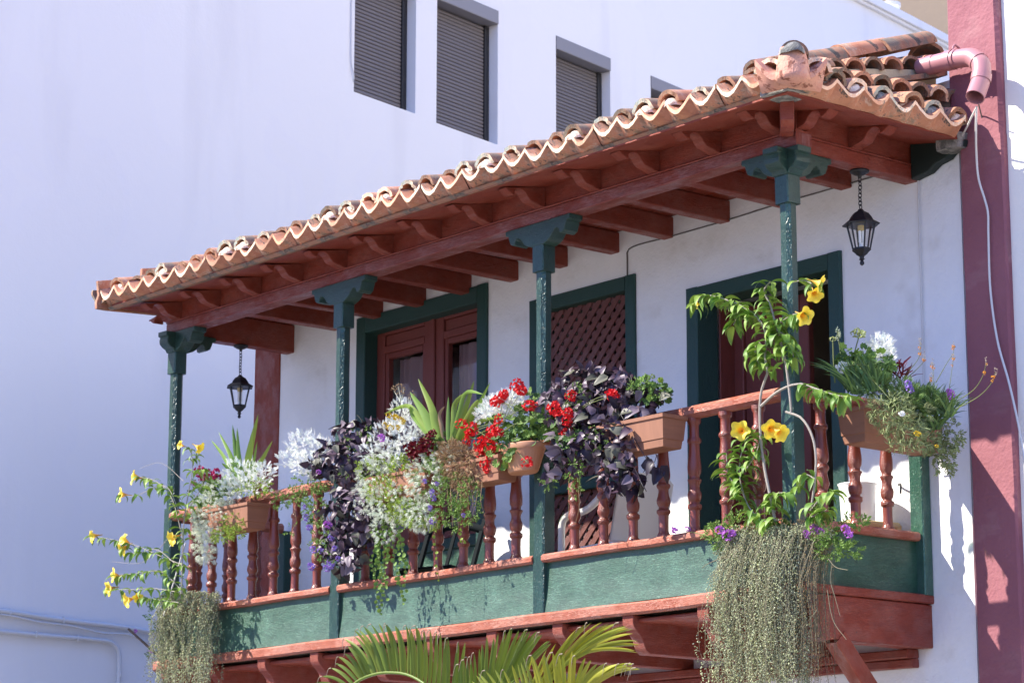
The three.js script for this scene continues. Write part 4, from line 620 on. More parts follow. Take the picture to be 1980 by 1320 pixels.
{ // left curtain
  const t = pl('trailing_plant', 'grey green trailing plant hanging in a curtain from the left corner', 'hanging plant', atZ(370, 1150, .03));
  curtain(t, [[318, 1165, -.05, .85], [340, 1155, .02, .95], [380, 1148, .06, 1], [425, 1152, .05, .95]], 150, { len: [.42, .85], step: .009, s: [.010, .019], sway: .10 });
  mass(t, 'leaf_mat', G.bead, P_.trail, [[370, 1160, 55, 16, .03, .06], [330, 1175, 30, 30, .0, .05]], 1500, { s: [.010, .018] });
  mass(t, 'side_shoots', G.sprig, P_.gerD, [[305, 1190, 22, 30, .0, .03], [300, 1262, 14, 16, .0, .02], [345, 1150, 25, 12, .02, .03]], 90, { s: [.025, .05] });
  heads(t, [HEADs], P_.pinkV, [[262, 1220, .8], [292, 1258, .9], [268, 1168, .7]], .02, .014);
}
seed(102);
{ // right curtain
  const t = pl('trailing_plant', 'dense grey green trailing plant covering the right front corner post foot', 'hanging plant', atZ(1500, 1030, .04));
  curtain(t, [[1408, 1052, .05, .95], [1445, 1030, .07, 1.05], [1490, 1020, .08, 1.1], [1530, 1030, .08, 1.1], [1560, 1030, .04, 1.05]], 250, { len: [.55, 1.05], step: .0085, s: [.008, .0165], sway: .12, out: .15 });
  curtain(t, [[1560, 1032, .05, 1], [1590, 1040, -.0, .9], [1612, 1048, -.05, .8]], 70, { len: [.6, 1.0], step: .02, s: [.006, .010], mat: P_.dry, sway: .05, out: .14 });
  mass(t, 'leaf_mat', G.bead, P_.trail, [[1470, 1035, 75, 24, .07, .06], [1560, 1035, 55, 22, .04, .06], [1420, 1060, 40, 30, .05, .03]], 2600, { s: [.009, .017] });
  mass(t, 'dead_leaves', G.needle, P_.dry, [[1490, 1020, 50, 16, .08, .05], [1580, 1015, 40, 22, .03, .06]], 500, { s: [.012, .03], out: .9 });
  const loose = []; for (const L of [[[1405, 1075], [1380, 1085], [1365, 1092], [1358, 1098]], [[1420, 1080], [1392, 1100], [1372, 1116]], [[1610, 1090], [1606, 1120], [1614, 1150], [1625, 1190]], [[1602, 1080], [1616, 1096], [1640, 1102]], [[1600, 1140], [1612, 1200], [1637, 1236]], [[1580, 1180], [1540, 1230], [1500, 1290], [1488, 1318]], [[1475, 1080], [1452, 1130], [1470, 1200], [1462, 1260]]]) loose.push(taper(L.map(([u, v], i) => atZ(u, v, .14)), .0028, .0016, 10, 4)); stems(t, loose, P_.trailStem, 'runner');
}
seed(103);
{ const t = pl('lantana', 'small leafed lantana with pink violet flowers left of the corner curtain', 'plant', atZ(1400, 1040, .06));
  mass(t, 'foliage', G.sprig, P_.ger, [[1395, 1035, 30, 24, .06, .05], [1425, 1010, 18, 18, .06, .04]], 120, { s: [.03, .055] });
  heads(t, [HEADs], P_.pinkV, [[1305, 1025, 1, .05], [1330, 1022, .8, .05], [1393, 1024, 1.2, .05], [1408, 1034, 1.4, .05], [1417, 1030, 1, .05]], .07, .017);
  stems(t, [taper([atZ(1380, 1040, .08), atZ(1345, 1030, .1), atZ(1308, 1026, .12)], .003, .002)], P_.stemG); }
{ const t = pl('lantana', 'pale lantana with pink violet flowers right of the corner curtain', 'plant', atZ(1590, 1030, .05));
  mass(t, 'foliage', G.sprig, P_.ger, [[1595, 1030, 26, 20, .05, .05], [1610, 1062, 34, 18, .05, .04], [1655, 1010, 26, 9, -.02, .03], [1640, 1065, 18, 14, .04, .03]], 190, { s: [.03, .055] });
  heads(t, [HEADs], P_.pinkV, [[1578, 1022, 1.2], [1562, 1032, 1], [1588, 1028, 1], [1636, 1022, 1], [1642, 1032, 1]], .09, .018); }
// climbing trumpet vines
function vine(t, twigs, { n, s = [.07, .10], mats = P_.allam, z }) { const st = []; for (const [pts, r0, r1, dens = 1, whorl] of twigs) { const P = pts.map(([u, v, dz = 0]) => atZ(u, v, z + dz)); st.push(taper(P, r0, r1, 18, 6)); if (!dens) continue; const c = new THREE.CatmullRomCurve3(P), L = c.getLength(), k = Math.max(1, Math.round(L / .042 * dens)); for (let i = 0; i <= k; i++) { const f = Math.min(1, (i + .3) / (k + .3)), p = c.getPointAt(f), T = c.getTangentAt(f); const w = rnd() < .6 ? 4 : 3; const ph = rnd(6); for (let j = 0; j < w; j++) { const a = ph + j * 2.1; const side = V3(Math.cos(a), 0, Math.sin(a)).addScaledVector(T, .35); const tip = side.addScaledVector(YUP, rnd(-.75, .1)).addScaledVector(rv(), .25); leafAt(t, 'leaf', pick(G.lance), pick(mats), p.clone().addScaledVector(side, .004), tip, YUP.clone().addScaledVector(side, -.3).addScaledVector(rv(), .3), rnd(...s)); } } } stems(t, st, P_.bark, 'stem'); }
function trumpets(t, list, z, s = .085) { for (const [u, v, du, dv, toward = .3, k = 1, dz = 0] of list) { const p = atZ(u, v, z + dz); const d = RGT.clone().multiplyScalar(du).addScaledVector(YUP, -dv).addScaledVector(FWD, -toward).normalize(); const m = leafAt(t, 'flower', pick(TRUMPET), P_.yellow, p.clone().addScaledVector(d, -s * k * .85), d, rv(), s * k); } }
seed(104);
{ const t = pl('trumpet_vine', 'yellow trumpet vine reaching out past the left corner post', 'vine', atZ(345, 1150, .02));
  vine(t, [[[[350, 1148], [352, 1080], [356, 1000], [372, 900], [368, 868]], .006, .003, .5], [[[355, 1050], [330, 960], [300, 930], [270, 922]], .004, .002, .45], [[[350, 1000], [320, 940], [262, 958], [236, 957]], .003, .0015, .2], [[[352, 1092], [310, 1075], [255, 1052], [180, 1036]], .003, .0015, .25], [[[350, 1100], [300, 1062], [262, 1070], [240, 1060]], .003, .0015, .3], [[[350, 1146], [300, 1138], [250, 1140], [210, 1138]], .0035, .0015, .25], [[[350, 1140], [310, 1105], [270, 1108], [225, 1112]], .0035, .0015, .45], [[[345, 1165], [310, 1160], [275, 1155]], .003, .002, .5], [[[355, 930], [310, 895], [270, 905]], .002, .001, 0], [[[330, 1035], [280, 1085], [215, 1086]], .002, .001, 0], [[[352, 1000], [392, 930], [380, 880]], .003, .002, .3]], { n: 0, s: [.06, .09], z: .36 });
  trumpets(t, [[258, 922, -1, -.2, .3], [232, 956, -1, -.1, .4], [178, 1036, -1, .1, .5, .9], [238, 1044, -.8, -.5, .5], [236, 1062, -.9, .6, .4], [332, 1040, -.9, .3, .6], [218, 1112, -.9, -.1, .4], [208, 1138, -.9, .1, .6], [245, 1160, -.9, .2, .5], [266, 1155, .2, .3, 1, .7], [385, 866, .9, .5, .4, .8], [348, 860, -.5, -.2, .4, .6]], .37, .10);
}
seed(105);
{ const t = pl('trumpet_vine', 'yellow trumpet vine twisting up the right front corner post', 'vine', atZ(1490, 1000, .06));
  vine(t, [[[[1500, 1010], [1490, 960], [1478, 900], [1470, 820], [1472, 760], [1485, 720]], .0085, .007, 0], [[[1472, 785], [1500, 760], [1530, 745], [1550, 742]], .008, .006, 0], [[[1550, 742], [1580, 752], [1610, 762], [1640, 768]], .006, .003, 1.3],
    [[[1520, 700], [1526, 750], [1530, 790], [1530, 798]], .007, .0065, 0], [[[1520, 796], [1550, 808], [1570, 840], [1578, 880], [1576, 930], [1568, 990]], .007, .006, 0], [[[1576, 925], [1555, 918], [1545, 940]], .005, .003, .9], [[[1570, 985], [1590, 960], [1612, 950]], .005, .003, 1.1], [[[1568, 1000], [1590, 990], [1600, 985]], .004, .003, 1],
    [[[1508, 1005], [1480, 1008], [1452, 985], [1438, 955], [1430, 910], [1436, 870], [1450, 840]], .005, .003, 1.5], [[[1438, 950], [1410, 920], [1405, 880]], .004, .003, 1.6], [[[1445, 905], [1465, 870], [1470, 848]], .004, .003, 1],
    [[[1500, 990], [1490, 965], [1500, 955], [1520, 952]], .004, .003, 1.2],
    [[[1485, 722], [1480, 690], [1482, 650], [1470, 620], [1440, 595], [1400, 578], [1360, 572], [1345, 590]], .008, .003, 1.2], [[[1520, 702], [1510, 660], [1500, 625], [1490, 590], [1478, 560], [1490, 545]], .008, .004, 1.3], [[[1482, 680], [1465, 660], [1462, 690], [1470, 705]], .005, .003, 1.0], [[[1500, 630], [1530, 610], [1545, 605]], .004, .003, 1.1], [[[1450, 600], [1430, 610], [1418, 628]], .004, .003, 1], [[[1505, 640], [1525, 655], [1535, 690]], .004, .003, 1], [[[1535, 545], [1555, 542], [1570, 548]], .004, .003, .3]], { n: 0, s: [.075, .112], z: .09 });
  trumpets(t, [[1576, 570, .1, .6, .75, .9], [1588, 549, .9, .35, .25, 1], [1556, 611, .5, .3, .8, 1.05], [1432, 832, -.25, -.1, 1, 1.05, .05], [1492, 830, .1, .1, 1, 1.05, .05], [1510, 838, .5, .35, .6, 1, .04], [1348, 588, -1, .1, .1, .5]], .10, .095);
}
// purple sweet potato vines
seed(106);
{ const t = pl('sweet_potato_vine', 'dark purple sweet potato vine tumbling past the second post', 'plant', atZ(670, 930, .12));
  const bl = [[700, 835, 55, 25, .10, .06], [645, 890, 50, 40, .14, .07], [690, 900, 55, 45, .12, .06], [680, 990, 62, 50, .15, .06], [665, 1060, 50, 45, .14, .05], [720, 1010, 35, 50, .12, .04]];
  leaves(t, G.heart, P_.purple, bl, 295, { s: [.045, .085], out: .9, droop: .4, faceUp: .5, rn: .7 });
  mass(t, 'small_leaves', G.heart[1], P_.purple[0], bl, 220, { s: [.034, .058], up: -.2, rn: .8 });
  mass(t, 'pale_leaves', G.heart[2], P_.purple[2], bl.slice(0, 4), 110, { s: [.04, .065], up: -.1, rn: .8 });
  mass(t, 'green_leaves', G.sprig, P_.ger, [[700, 850, 40, 22, .12, .05], [690, 905, 40, 20, .14, .05]], 70, { s: [.03, .05] });
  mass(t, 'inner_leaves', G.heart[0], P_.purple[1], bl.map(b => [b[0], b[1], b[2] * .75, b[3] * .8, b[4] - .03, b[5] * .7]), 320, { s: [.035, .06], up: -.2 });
  stems(t, [taper([atZ(700, 830, .1), atZ(670, 870, .13), atZ(640, 930, .16), atZ(650, 1040, .16)], .004, .002), taper([atZ(720, 840, .1), atZ(700, 950, .15), atZ(690, 1080, .15)], .004, .002)], P_.purple[1]);
  heads(t, [HEADs], P_.pinkV, [[634, 1014, 1.2], [616, 912, .7], [738, 846, 1.2, .02]], .20, .018);
}
{ const t = pl('sweet_potato_vine', 'bushy purple sweet potato vine in the trough right of the third post', 'plant', atZ(1170, 830, .12));
  const bl = [[1150, 742, 85, 36, .08, .07], [1095, 785, 50, 42, .12, .06], [1160, 800, 75, 50, .14, .07], [1220, 790, 50, 45, .10, .06], [1110, 860, 50, 40, .20, .05], [1180, 860, 55, 45, .20, .05], [1200, 925, 45, 30, .20, .04], [1080, 905, 30, 25, .20, .04], [1255, 765, 34, 18, .08, .04]];
  leaves(t, G.heart, P_.purple, bl, 298, { s: [.05, .088], out: .9, droop: .3, faceUp: .6, rn: .7 });
  mass(t, 'small_leaves', G.heart[1], P_.purple[0], bl, 260, { s: [.032, .055], up: -.1, rn: .8 });
  mass(t, 'pale_leaves', G.heart[2], P_.purple[2], bl.slice(0, 6), 150, { s: [.04, .065], up: -.1, rn: .8 });
  mass(t, 'green_shoots', G.sprig, P_.ger, [[1250, 750, 40, 18, .1, .05], [1110, 770, 30, 24, .14, .05]], 60, { s: [.03, .05] });
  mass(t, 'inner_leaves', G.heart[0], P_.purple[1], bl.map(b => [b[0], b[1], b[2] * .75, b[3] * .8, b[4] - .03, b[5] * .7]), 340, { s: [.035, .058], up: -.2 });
  leaves(t, G.heart, [P_.purple[1]], [[1255, 880, 25, 14, .2, .02], [1262, 905, 25, 14, .2, .02], [1250, 950, 14, 12, .2, .02], [1215, 935, 22, 22, .2, .02]], 14, { s: [.07, .10], droop: .9, out: .3 });
  stems(t, [taper([atZ(1200, 800, .15), atZ(1240, 870, .2), atZ(1262, 900, .2), atZ(1270, 880, .2)], .003, .002), taper([atZ(1110, 800, .15), atZ(1080, 870, .22), atZ(1060, 900, .22)], .003, .002), taper([atZ(1200, 850, .2), atZ(1235, 920, .2), atZ(1250, 950, .2)], .003, .002)], P_.purple[1]);
}
// silver bushes
function silver(label, bl, n, s = [.05, .08], extra) { const t = pl('dusty_miller', label, 'plant', atZ(bl[0][0], bl[0][1] + bl[0][3], bl[0][4])); mass(t, 'foliage', G.feather, P_.silver, bl, n, { s, up: .5, out: .8, rn: .5, tone: .15 }); extra?.(t); return t; }
seed(107);
silver('white silver dusty miller in the trough at the left corner', [[468, 918, 38, 30, .12, .07], [505, 915, 26, 18, .14, .05], [445, 950, 18, 22, .16, .04], [480, 940, 45, 14, .17, .04]], 470, [.03, .05]);
silver('white silver dusty miller between the first and second posts', [[590, 862, 36, 24, .10, .06], [622, 870, 18, 22, .10, .05], [565, 890, 26, 20, .10, .05], [600, 900, 38, 22, .10, .05]], 480, [.03, .054]);
silver('silver dusty miller with mustard yellow buttons and a tall dry stalk', [[760, 850, 45, 34, .12, .08], [735, 880, 40, 30, .15, .06], [790, 830, 30, 24, .10, .05], [775, 800, 20, 26, .10, .04]], 640, [.028, .05], t => {
  heads(t, [HEADs], P_.mustard, [[752, 802, 1], [765, 806, 1], [775, 810, 1], [745, 822, 1], [755, 826, 1], [770, 826, .9], [780, 815, .9]], .16, .016);
  const a = []; for (const [u, v, x] of [[770, 748, 0], [762, 756, 0], [780, 752, 0], [775, 762, 0], [796, 762, 1], [790, 768, 1]]) a.push(taper([atZ(785, 810, .12), atZ(782 + (x ? 8 : -4), 785, .12), atZ(u, v, .12)], .003, .0015)); stems(t, a, P_.curryLt); mass(t, 'dry_buds', G.bead, P_.dry, [[770, 752, 14, 9, .12, .03], [795, 765, 6, 10, .12, .02]], 70, { s: [.008, .016] }); });
silver('white silver dusty miller among red geraniums in the rounded bowl', [[965, 790, 36, 24, .10, .05], [940, 805, 22, 16, .12, .04], [985, 775, 24, 18, .10, .05]], 430, [.03, .05]);
silver('white flowering silver tuft at the back of the right side trough', [[1705, 665, 20, 14, -.35, .04], [1690, 675, 12, 10, -.35, .04], [1715, 690, 14, 16, -.35, .04]], 230, [.028, .045]);
// grey trailing curry plants
function trailing(name, label, mat, bl, n, s, extra, geo = G.tuft, o = {}) { const t = pl(name, label, 'plant', atZ(bl[0][0], bl[0][1], bl[0][4])); mass(t, 'foliage', geo, mat, bl, n, { s, up: -.25, out: .7, rn: .55, tone: .22, ...o }); extra?.(t); return t; }
seed(108);
trailing('trailing_herb', 'pale grey trailing herb spilling from the left corner trough', P_.curryLt, [[405, 1000, 36, 45, .17, .06], [395, 1045, 24, 40, .18, .04], [430, 950, 34, 22, .15, .05], [400, 1075, 14, 18, .18, .03]], 620, [.028, .05], t => mass(t, 'green_shoots', G.tuft, P_.ger, [[420, 945, 40, 20, .14, .06], [400, 980, 30, 30, .14, .04]], 160, { s: [.03, .055] }));
trailing('stonecrop', 'lime green stonecrop cushion at the foot of the left corner trough', P_.lime, [[450, 1010, 22, 18, .22, .04], [430, 1035, 22, 14, .22, .03], [455, 1030, 18, 10, .22, .03]], 200, [.02, .04], null, G.sprig);
trailing('creeping_plant', 'yellow green creeper along the rim of the left corner trough', P_.lime, [[490, 948, 40, 10, .19, .03], [505, 935, 20, 9, .18, .03]], 110, [.02, .04], null, G.sprig);
trailing('creeping_plant', 'light green creeper on the rail between the first two posts', P_.ger, [[560, 960, 26, 12, .08, .05], [600, 935, 40, 16, .1, .05], [545, 970, 16, 12, .08, .03], [565, 1025, 12, 8, .1, .02], [610, 985, 20, 25, .15, .03]], 200, [.03, .05], t => stems(t, [taper([atZ(590, 940, .1), atZ(570, 980, .11), atZ(572, 1010, .11), atZ(560, 1030, .1)], .002, .001), taper([atZ(610, 960, .15), atZ(600, 1010, .16), atZ(640, 1020, .16)], .002, .001)], P_.dry), G.sprig);
trailing('fan_flower', 'light violet fan flowers trailing below the left purple vine', P_.ger, [[620, 1040, 18, 40, .16, .03], [640, 1080, 22, 22, .16, .03], [595, 985, 14, 26, .16, .03]], 130, [.025, .045], t => heads(t, [HEADs], P_.violet, [[592, 1000, 1], [598, 1020, 1], [606, 1062, 1.1], [602, 1095, 1.3], [620, 1064, 1], [640, 1090, 1.4], [632, 1098, 1.2], [655, 1080, 1], [648, 1060, .8], [590, 980, .8], [640, 1040, .8]], .18, .018), G.sprig);
trailing('trailing_herb', 'pale silver trailing herb cascading in the middle left of the second post vine', P_.curryLt, [[722, 930, 34, 40, .18, .05], [745, 970, 34, 36, .20, .05], [710, 965, 26, 34, .18, .04], [740, 890, 34, 22, .16, .05], [742, 1020, 20, 26, .20, .03]], 600, [.026, .05], t => mass(t, 'yellowing_leaves', G.sprig, P_.lime, [[718, 905, 26, 22, .18, .04], [770, 905, 22, 20, .18, .04], [740, 950, 34, 30, .2, .04]], 260, { s: [.03, .05] }));
trailing('trailing_herb', 'pale silver trailing herb cascading under the dark red geranium', P_.curryLt, [[820, 925, 38, 40, .18, .05], [800, 990, 30, 30, .20, .04], [815, 1000, 26, 26, .20, .04], [845, 890, 40, 24, .16, .05]], 560, [.026, .05], t => mass(t, 'green_shoots', G.tuft, P_.ger, [[830, 930, 36, 40, .2, .04], [810, 990, 28, 28, .2, .04]], 200, { s: [.025, .045] }));
trailing('stonecrop', 'lime green stonecrop hanging between the two silver cascades', P_.lime, [[775, 985, 26, 22, .21, .04], [795, 1005, 20, 14, .21, .03], [830, 1012, 20, 8, .2, .03]], 240, [.02, .042], null, G.sprig);
trailing('dry_plant', 'brown withered trailing plant below the spiky leaves', P_.dry, [[885, 890, 38, 34, .18, .05], [900, 920, 28, 34, .18, .04], [870, 870, 30, 18, .16, .05]], 620, [.025, .05]);
trailing('creeping_plant', 'green creeper hanging below the withered plant', P_.ger, [[880, 950, 44, 34, .2, .04], [860, 985, 30, 30, .2, .03], [905, 975, 26, 36, .2, .03], [880, 1010, 16, 14, .2, .02]], 260, [.03, .05], t => { const a = []; for (let i = 0; i < 12; i++) { const u = rnd(845, 935); a.push(taper([atZ(u, 930, .2), atZ(u + gauss() * 12, 970, .21), atZ(u + gauss() * 18, rnd(990, 1030), .2)], .002, .001)); } stems(t, a, P_.dry); heads(t, [HEADs], P_.violet, [[835, 950, 1], [838, 962, 1.1], [845, 935, .8], [832, 982, .9], [836, 1008, 1], [897, 996, .8], [822, 930, .9]], .22, .015); }, G.sprig);
{ const t = pl('string_of_hearts', 'thin hanging strings of small round leaves in the middle of the balcony', 'hanging plant', atZ(740, 1000, .2)); seed(120);
  const a = []; for (let i = 0; i < 13; i++) { const u = rnd(712, 775), v = rnd(985, 1020), L = rnd(60, 175), P = [0, .3, .6, 1].map(q => atZ(u + gauss() * 6 + q * rnd(-8, 22), v + L * q, .19)); a.push(taper(P, .0013, .001, 8, 3)); const c = new THREE.CatmullRomCurve3(P), k = Math.round(L / 9); for (let j = 1; j <= k; j++) leafAt(t, 'leaf', G.round, P_.ger, c.getPointAt(j / k), V3(gauss(), -.4, gauss()), EYE.clone().sub(t.position).normalize().addScaledVector(rv(), .5), rnd(.016, .03)); }
  for (const u of [838, 890]) { const P = [atZ(u, 1000, .2), atZ(u + 4, 1050, .2), atZ(u + 10, u < 850 ? 1120 : 1045, .2)]; a.push(taper(P, .0013, .001, 8, 3)); const c = new THREE.CatmullRomCurve3(P); for (let j = 1; j <= 9; j++) leafAt(t, 'leaf', G.round, P_.lime, c.getPointAt(j / 9), rv(), EYE.clone().sub(t.position).normalize(), rnd(.012, .022)); }
  stems(t, a, P_.stemG); }
// sword-leaved plants
function swords(label, base, list, z) { const t = pl('spiky_plant', label, 'plant', atZ(base[0], base[1], z)); const o = atZ(base[0], base[1], z);
  for (const [bu, bv, mu, mv, tu, tv, w, dz = 0, mi = 0] of list) { const A = atZ(bu, bv, z), B = atZ(mu, mv, z + dz * .5), C = atZ(tu, tv, z + dz); const c = new THREE.CatmullRomCurve3([A, A.clone().lerp(B, .5).addScaledVector(YUP, .0), B, C]); const n = 14, vw = FWD.clone().addScaledVector(rv(), .35);
    const g = grid(2, n, (u, v) => { const p = c.getPoint(v), T = c.getTangent(v), x = T.clone().cross(vw).normalize(), f = x.clone().cross(T).normalize(); const h = w * 1.35 * (v < .25 ? .75 + v : 1) * Math.pow(1 - Math.pow(v, 2.6), .7), s = (u - .5) * 2; return p.addScaledVector(x, s * h).addScaledVector(f, Math.abs(s) * h * .35).sub(o); }); part(t, 'leaf', clean(g), mi < 0 ? P_.dry : P_.sword[mi % 3]); } return t; }
seed(109);
swords('spiky green sword leaved plant in the left corner trough', [465, 940], [[460, 935, 430, 880, 407, 850, .013, .05], [463, 935, 445, 880, 422, 834, .015], [465, 935, 455, 870, 449, 820, .016, -.03, 2], [467, 935, 460, 870, 458, 826, .014, .02], [470, 935, 485, 860, 499, 800, .02, .03, 1], [472, 938, 488, 900, 497, 852, .012, .06], [475, 940, 505, 890, 527, 851, .014, .05, 1], [462, 938, 440, 905, 428, 895, .012, .08]], .10);
swords('bright green strap leaved plant in the middle of the balcony', [862, 850], [[850, 850, 835, 790, 808, 731, .022, .0, 1], [845, 850, 820, 800, 792, 757, .026, .04, 0], [838, 845, 800, 800, 792, 785, .022, .06, 0], [842, 850, 790, 785, 742, 800, .014, .1, 1], [866, 850, 866, 800, 867, 766, .011, -.02, 2], [875, 850, 880, 780, 915, 752, .016, .0, 1], [880, 850, 905, 775, 917, 735, .014, -.03, 1], [885, 850, 915, 790, 925, 772, .022, .05, 1], [892, 850, 925, 785, 948, 738, .013, .02, 0], [900, 850, 930, 815, 975, 806, .013, .06, 1], [858, 850, 850, 800, 860, 785, .01, 0, -1], [870, 855, 900, 760, 935, 762, .012, .02, 0]], .12);
// geraniums
function geran(name, label, mat, fl, bl, n, z, s = .034, st = P_.stemG) { const t = pl(name, label, 'plant', atZ(bl[0][0], bl[0][1], bl[0][4])); leaves(t, [G.lobed], [P_.ger, P_.gerD, P_.lime].slice(0, 2), bl, Math.min(n, 200), { s: [.035, .06], out: .8, droop: .1, faceUp: .5 }); heads(t, HEAD, mat, fl, z, s); stems(t, fl.map(([u, v, k, dz = 0]) => { const b = wpick(bl); return taper([atZ(b[0] + gauss() * b[2] * .4, b[1], b[4]), atZ((u + b[0]) / 2, (v + b[1]) / 2 - 6, z), atZ(u, v, z + dz - .02)], .0025, .002, 8, 4); }), st, 'flower_stalks'); return t; }
seed(110);
geran('geranium', 'magenta geranium behind the left corner trough', P_.magenta, [[385, 912, 1.1], [402, 918, .9], [418, 916, 1], [390, 924, .7], [375, 935, .5]], [[395, 950, 26, 26, .10, .06], [425, 940, 24, 18, .12, .05]], 70, .14, .03);
geran('geranium', 'dark wine red geranium above the silver cascades', P_.wine, [[795, 868, 1.2], [815, 862, 1.1], [828, 866, 1], [806, 888, .8], [800, 880, .8], [836, 838, .6], [828, 846, .6]], [[825, 870, 34, 24, .12, .06], [850, 850, 26, 16, .10, .05]], 60, .20, .034);
geran('geranium', 'bright red geranium with large flower heads left of the third post', P_.redF, [[1000, 747, 1.15], [1008, 755, .8], [968, 770, .9], [958, 776, .9], [975, 762, .8], [1025, 783, 1], [964, 812, .9], [893, 820, .9], [914, 830, 1.1], [908, 838, .9], [963, 838, 1], [952, 832, .8], [944, 850, 1.1], [930, 858, 1], [952, 862, 1.1], [935, 876, 1.2], [950, 882, 1.1], [942, 898, 1.2], [930, 866, 1], [945, 906, .9], [903, 852, .8], [1020, 894, .9, .06]], [[990, 820, 45, 30, .10, .07], [1040, 810, 34, 28, .08, .06], [960, 850, 40, 26, .14, .06], [975, 870, 26, 26, .16, .05], [1030, 780, 20, 20, .08, .04], [1025, 840, 40, 16, .1, .05]], 190, .17, .030);
geran('geranium', 'red geranium flowers rising out of the right purple vine', P_.redF, [[1072, 790, 1.1], [1080, 798, .8], [1098, 798, .8], [1100, 812, 1], [1098, 825, 1], [1094, 838, .8], [1186, 766, 1.1], [1180, 760, .7], [1104, 765, .8]], [[1075, 815, 30, 24, .12, .05], [1105, 850, 26, 24, .18, .04], [1110, 800, 26, 26, .12, .04]], 60, .2, .029);
geran('parsley', 'light green curly leaved plant at the right end of the purple vine', P_.lime, [[1278, 735, .4], [1262, 728, .4]], [[1265, 758, 28, 20, .08, .05], [1240, 745, 20, 14, .08, .05]], 70, .1, .03);
trailing('creeping_plant', 'bright green creeper with drooping shoots under the right purple vine', P_.ger, [[1110, 910, 16, 22, .22, .03], [1060, 935, 14, 8, .22, .02], [1112, 950, 10, 14, .22, .02], [1150, 850, 30, 20, .2, .03]], 120, [.025, .045], t => stems(t, [taper([atZ(1100, 930, .22), atZ(1100, 980, .22), atZ(1098, 1010, .22)], .0015, .001), taper([atZ(1118, 940, .22), atZ(1120, 980, .22), atZ(1112, 1015, .22)], .0015, .001)], P_.dry), G.sprig);
// planting of the right side trough
seed(111);
function grass(label, tufts, n, z, mats) { const t = pl('grassy_plant', label, 'plant', atZ(tufts[0][0], tufts[0][1], z)); const o = t.position; for (let i = 0; i < n; i++) { const [u, v, ru, h, sp] = pick(tufts); const A = atZ(u + gauss() * ru, v + gauss() * 5, z + gauss() * .06), d = V3(gauss() * sp, 1, gauss() * sp * .9 + .1).normalize(), L = h * rnd(.6, 1.1), B = A.clone().addScaledVector(d, L * .6), C = A.clone().addScaledVector(d, L).addScaledVector(YUP, -L * .22 * sp).addScaledVector(V3(d.x, 0, d.z), L * .3); const c = new THREE.QuadraticBezierCurve3(A, B, C), w = rnd(.0035, .006), vw = FWD.clone().addScaledVector(rv(), .4); const g = grid(1, 6, (x, y) => { const T = c.getTangent(y), s = T.clone().cross(vw).normalize(); return c.getPoint(y).addScaledVector(s, (x - .5) * 2 * w * (1.02 - y * y)).sub(o); }); part(t, 'leaf', clean(g), pick(mats)); } return t; }
grass('dark green grassy tuft at the left of the right side trough', [[1660, 760, 24, .24, 1.0], [1690, 755, 20, .22, .8], [1645, 755, 10, .28, 1.3]], 150, -.20, P_.grass);
grass('dense green grassy tuft at the far end of the right side trough', [[1800, 800, 26, .22, 1.1], [1830, 805, 16, .20, 1.3], [1770, 790, 24, .2, 1.0], [1800, 830, 26, .2, 1.8]], 285, -.45, P_.grass);
geran('lime_geranium', 'lime green scented geranium in the right side trough', P_.whiteF, [[1627, 711, .9], [1633, 709, .8], [1745, 800, .5]], [[1640, 690, 16, 16, -.25, .05], [1690, 710, 34, 26, -.3, .07], [1665, 700, 24, 24, -.28, .06], [1620, 690, 10, 12, -.25, .04]], 130, -.15, .026);
{ const t = pl('fennel', 'pale umbel flower and seed spike above the right side trough', 'plant', atZ(1655, 740, -.3)); stems(t, [taper([atZ(1655, 745, -.3), atZ(1652, 690, -.3), atZ(1663, 645, -.3)], .004, .003), taper([atZ(1634, 750, -.3), atZ(1628, 700, -.3), atZ(1620, 640, -.3)], .003, .002), taper([atZ(1615, 740, -.3), atZ(1612, 690, -.3), atZ(1611, 655, -.3)], .004, .003)], P_.stemG);
  heads(t, [HEADs], leafM(.50, .55, .25, .3), [[1660, 643, 1.2], [1668, 645, 1], [1653, 645, .8], [1611, 655, .7]], -.3, .018); mass(t, 'seeds', G.bead, P_.curry, [[1621, 645, 3, 12, -.3, .01]], 50, { s: [.008, .014] }); }
trailing('leafy_bush', 'fresh green bushy filler between the grasses of the right side trough', P_.grass[1], [[1685, 742, 34, 26, -.25, .07], [1745, 765, 34, 26, -.3, .06], [1790, 780, 30, 26, -.4, .06], [1665, 715, 26, 22, -.28, .06]], 520, [.035, .065], null, G.tuft, { up: .5 });
trailing('bronze_plant', 'dark bronze leaved plant in the middle of the right side trough', P_.wine, [[1735, 725, 18, 18, -.4, .04], [1748, 735, 14, 14, -.4, .04]], 40, [.06, .10], t => heads(t, [HEADs], P_.wine, [[1740, 704, .9]], -.38, .014), G.needle, { up: .5 });
trailing('trailing_herb', 'grey green trailing bush over the front of the right side trough', P_.greyG, [[1725, 800, 36, 34, -.22, .06], [1750, 835, 36, 26, -.25, .06], [1700, 790, 20, 22, -.18, .04], [1770, 800, 30, 30, -.3, .06], [1780, 850, 22, 20, -.35, .05]], 260, [.03, .055], t => { mass(t, 'grey_leaves', G.needle, P_.greyG, [[1725, 800, 44, 42, -.2, .06], [1755, 845, 42, 34, -.25, .05]], 620, { s: [.025, .05], rn: .9 }); heads(t, [HEADs], P_.mustard, [[1775, 838, .8], [1812, 862, .5]], -.2, .016); heads(t, [HEADs], P_.violet, [[1757, 742, 1], [1760, 752, 1], [1720, 757, .0001]], -.25, .018); });
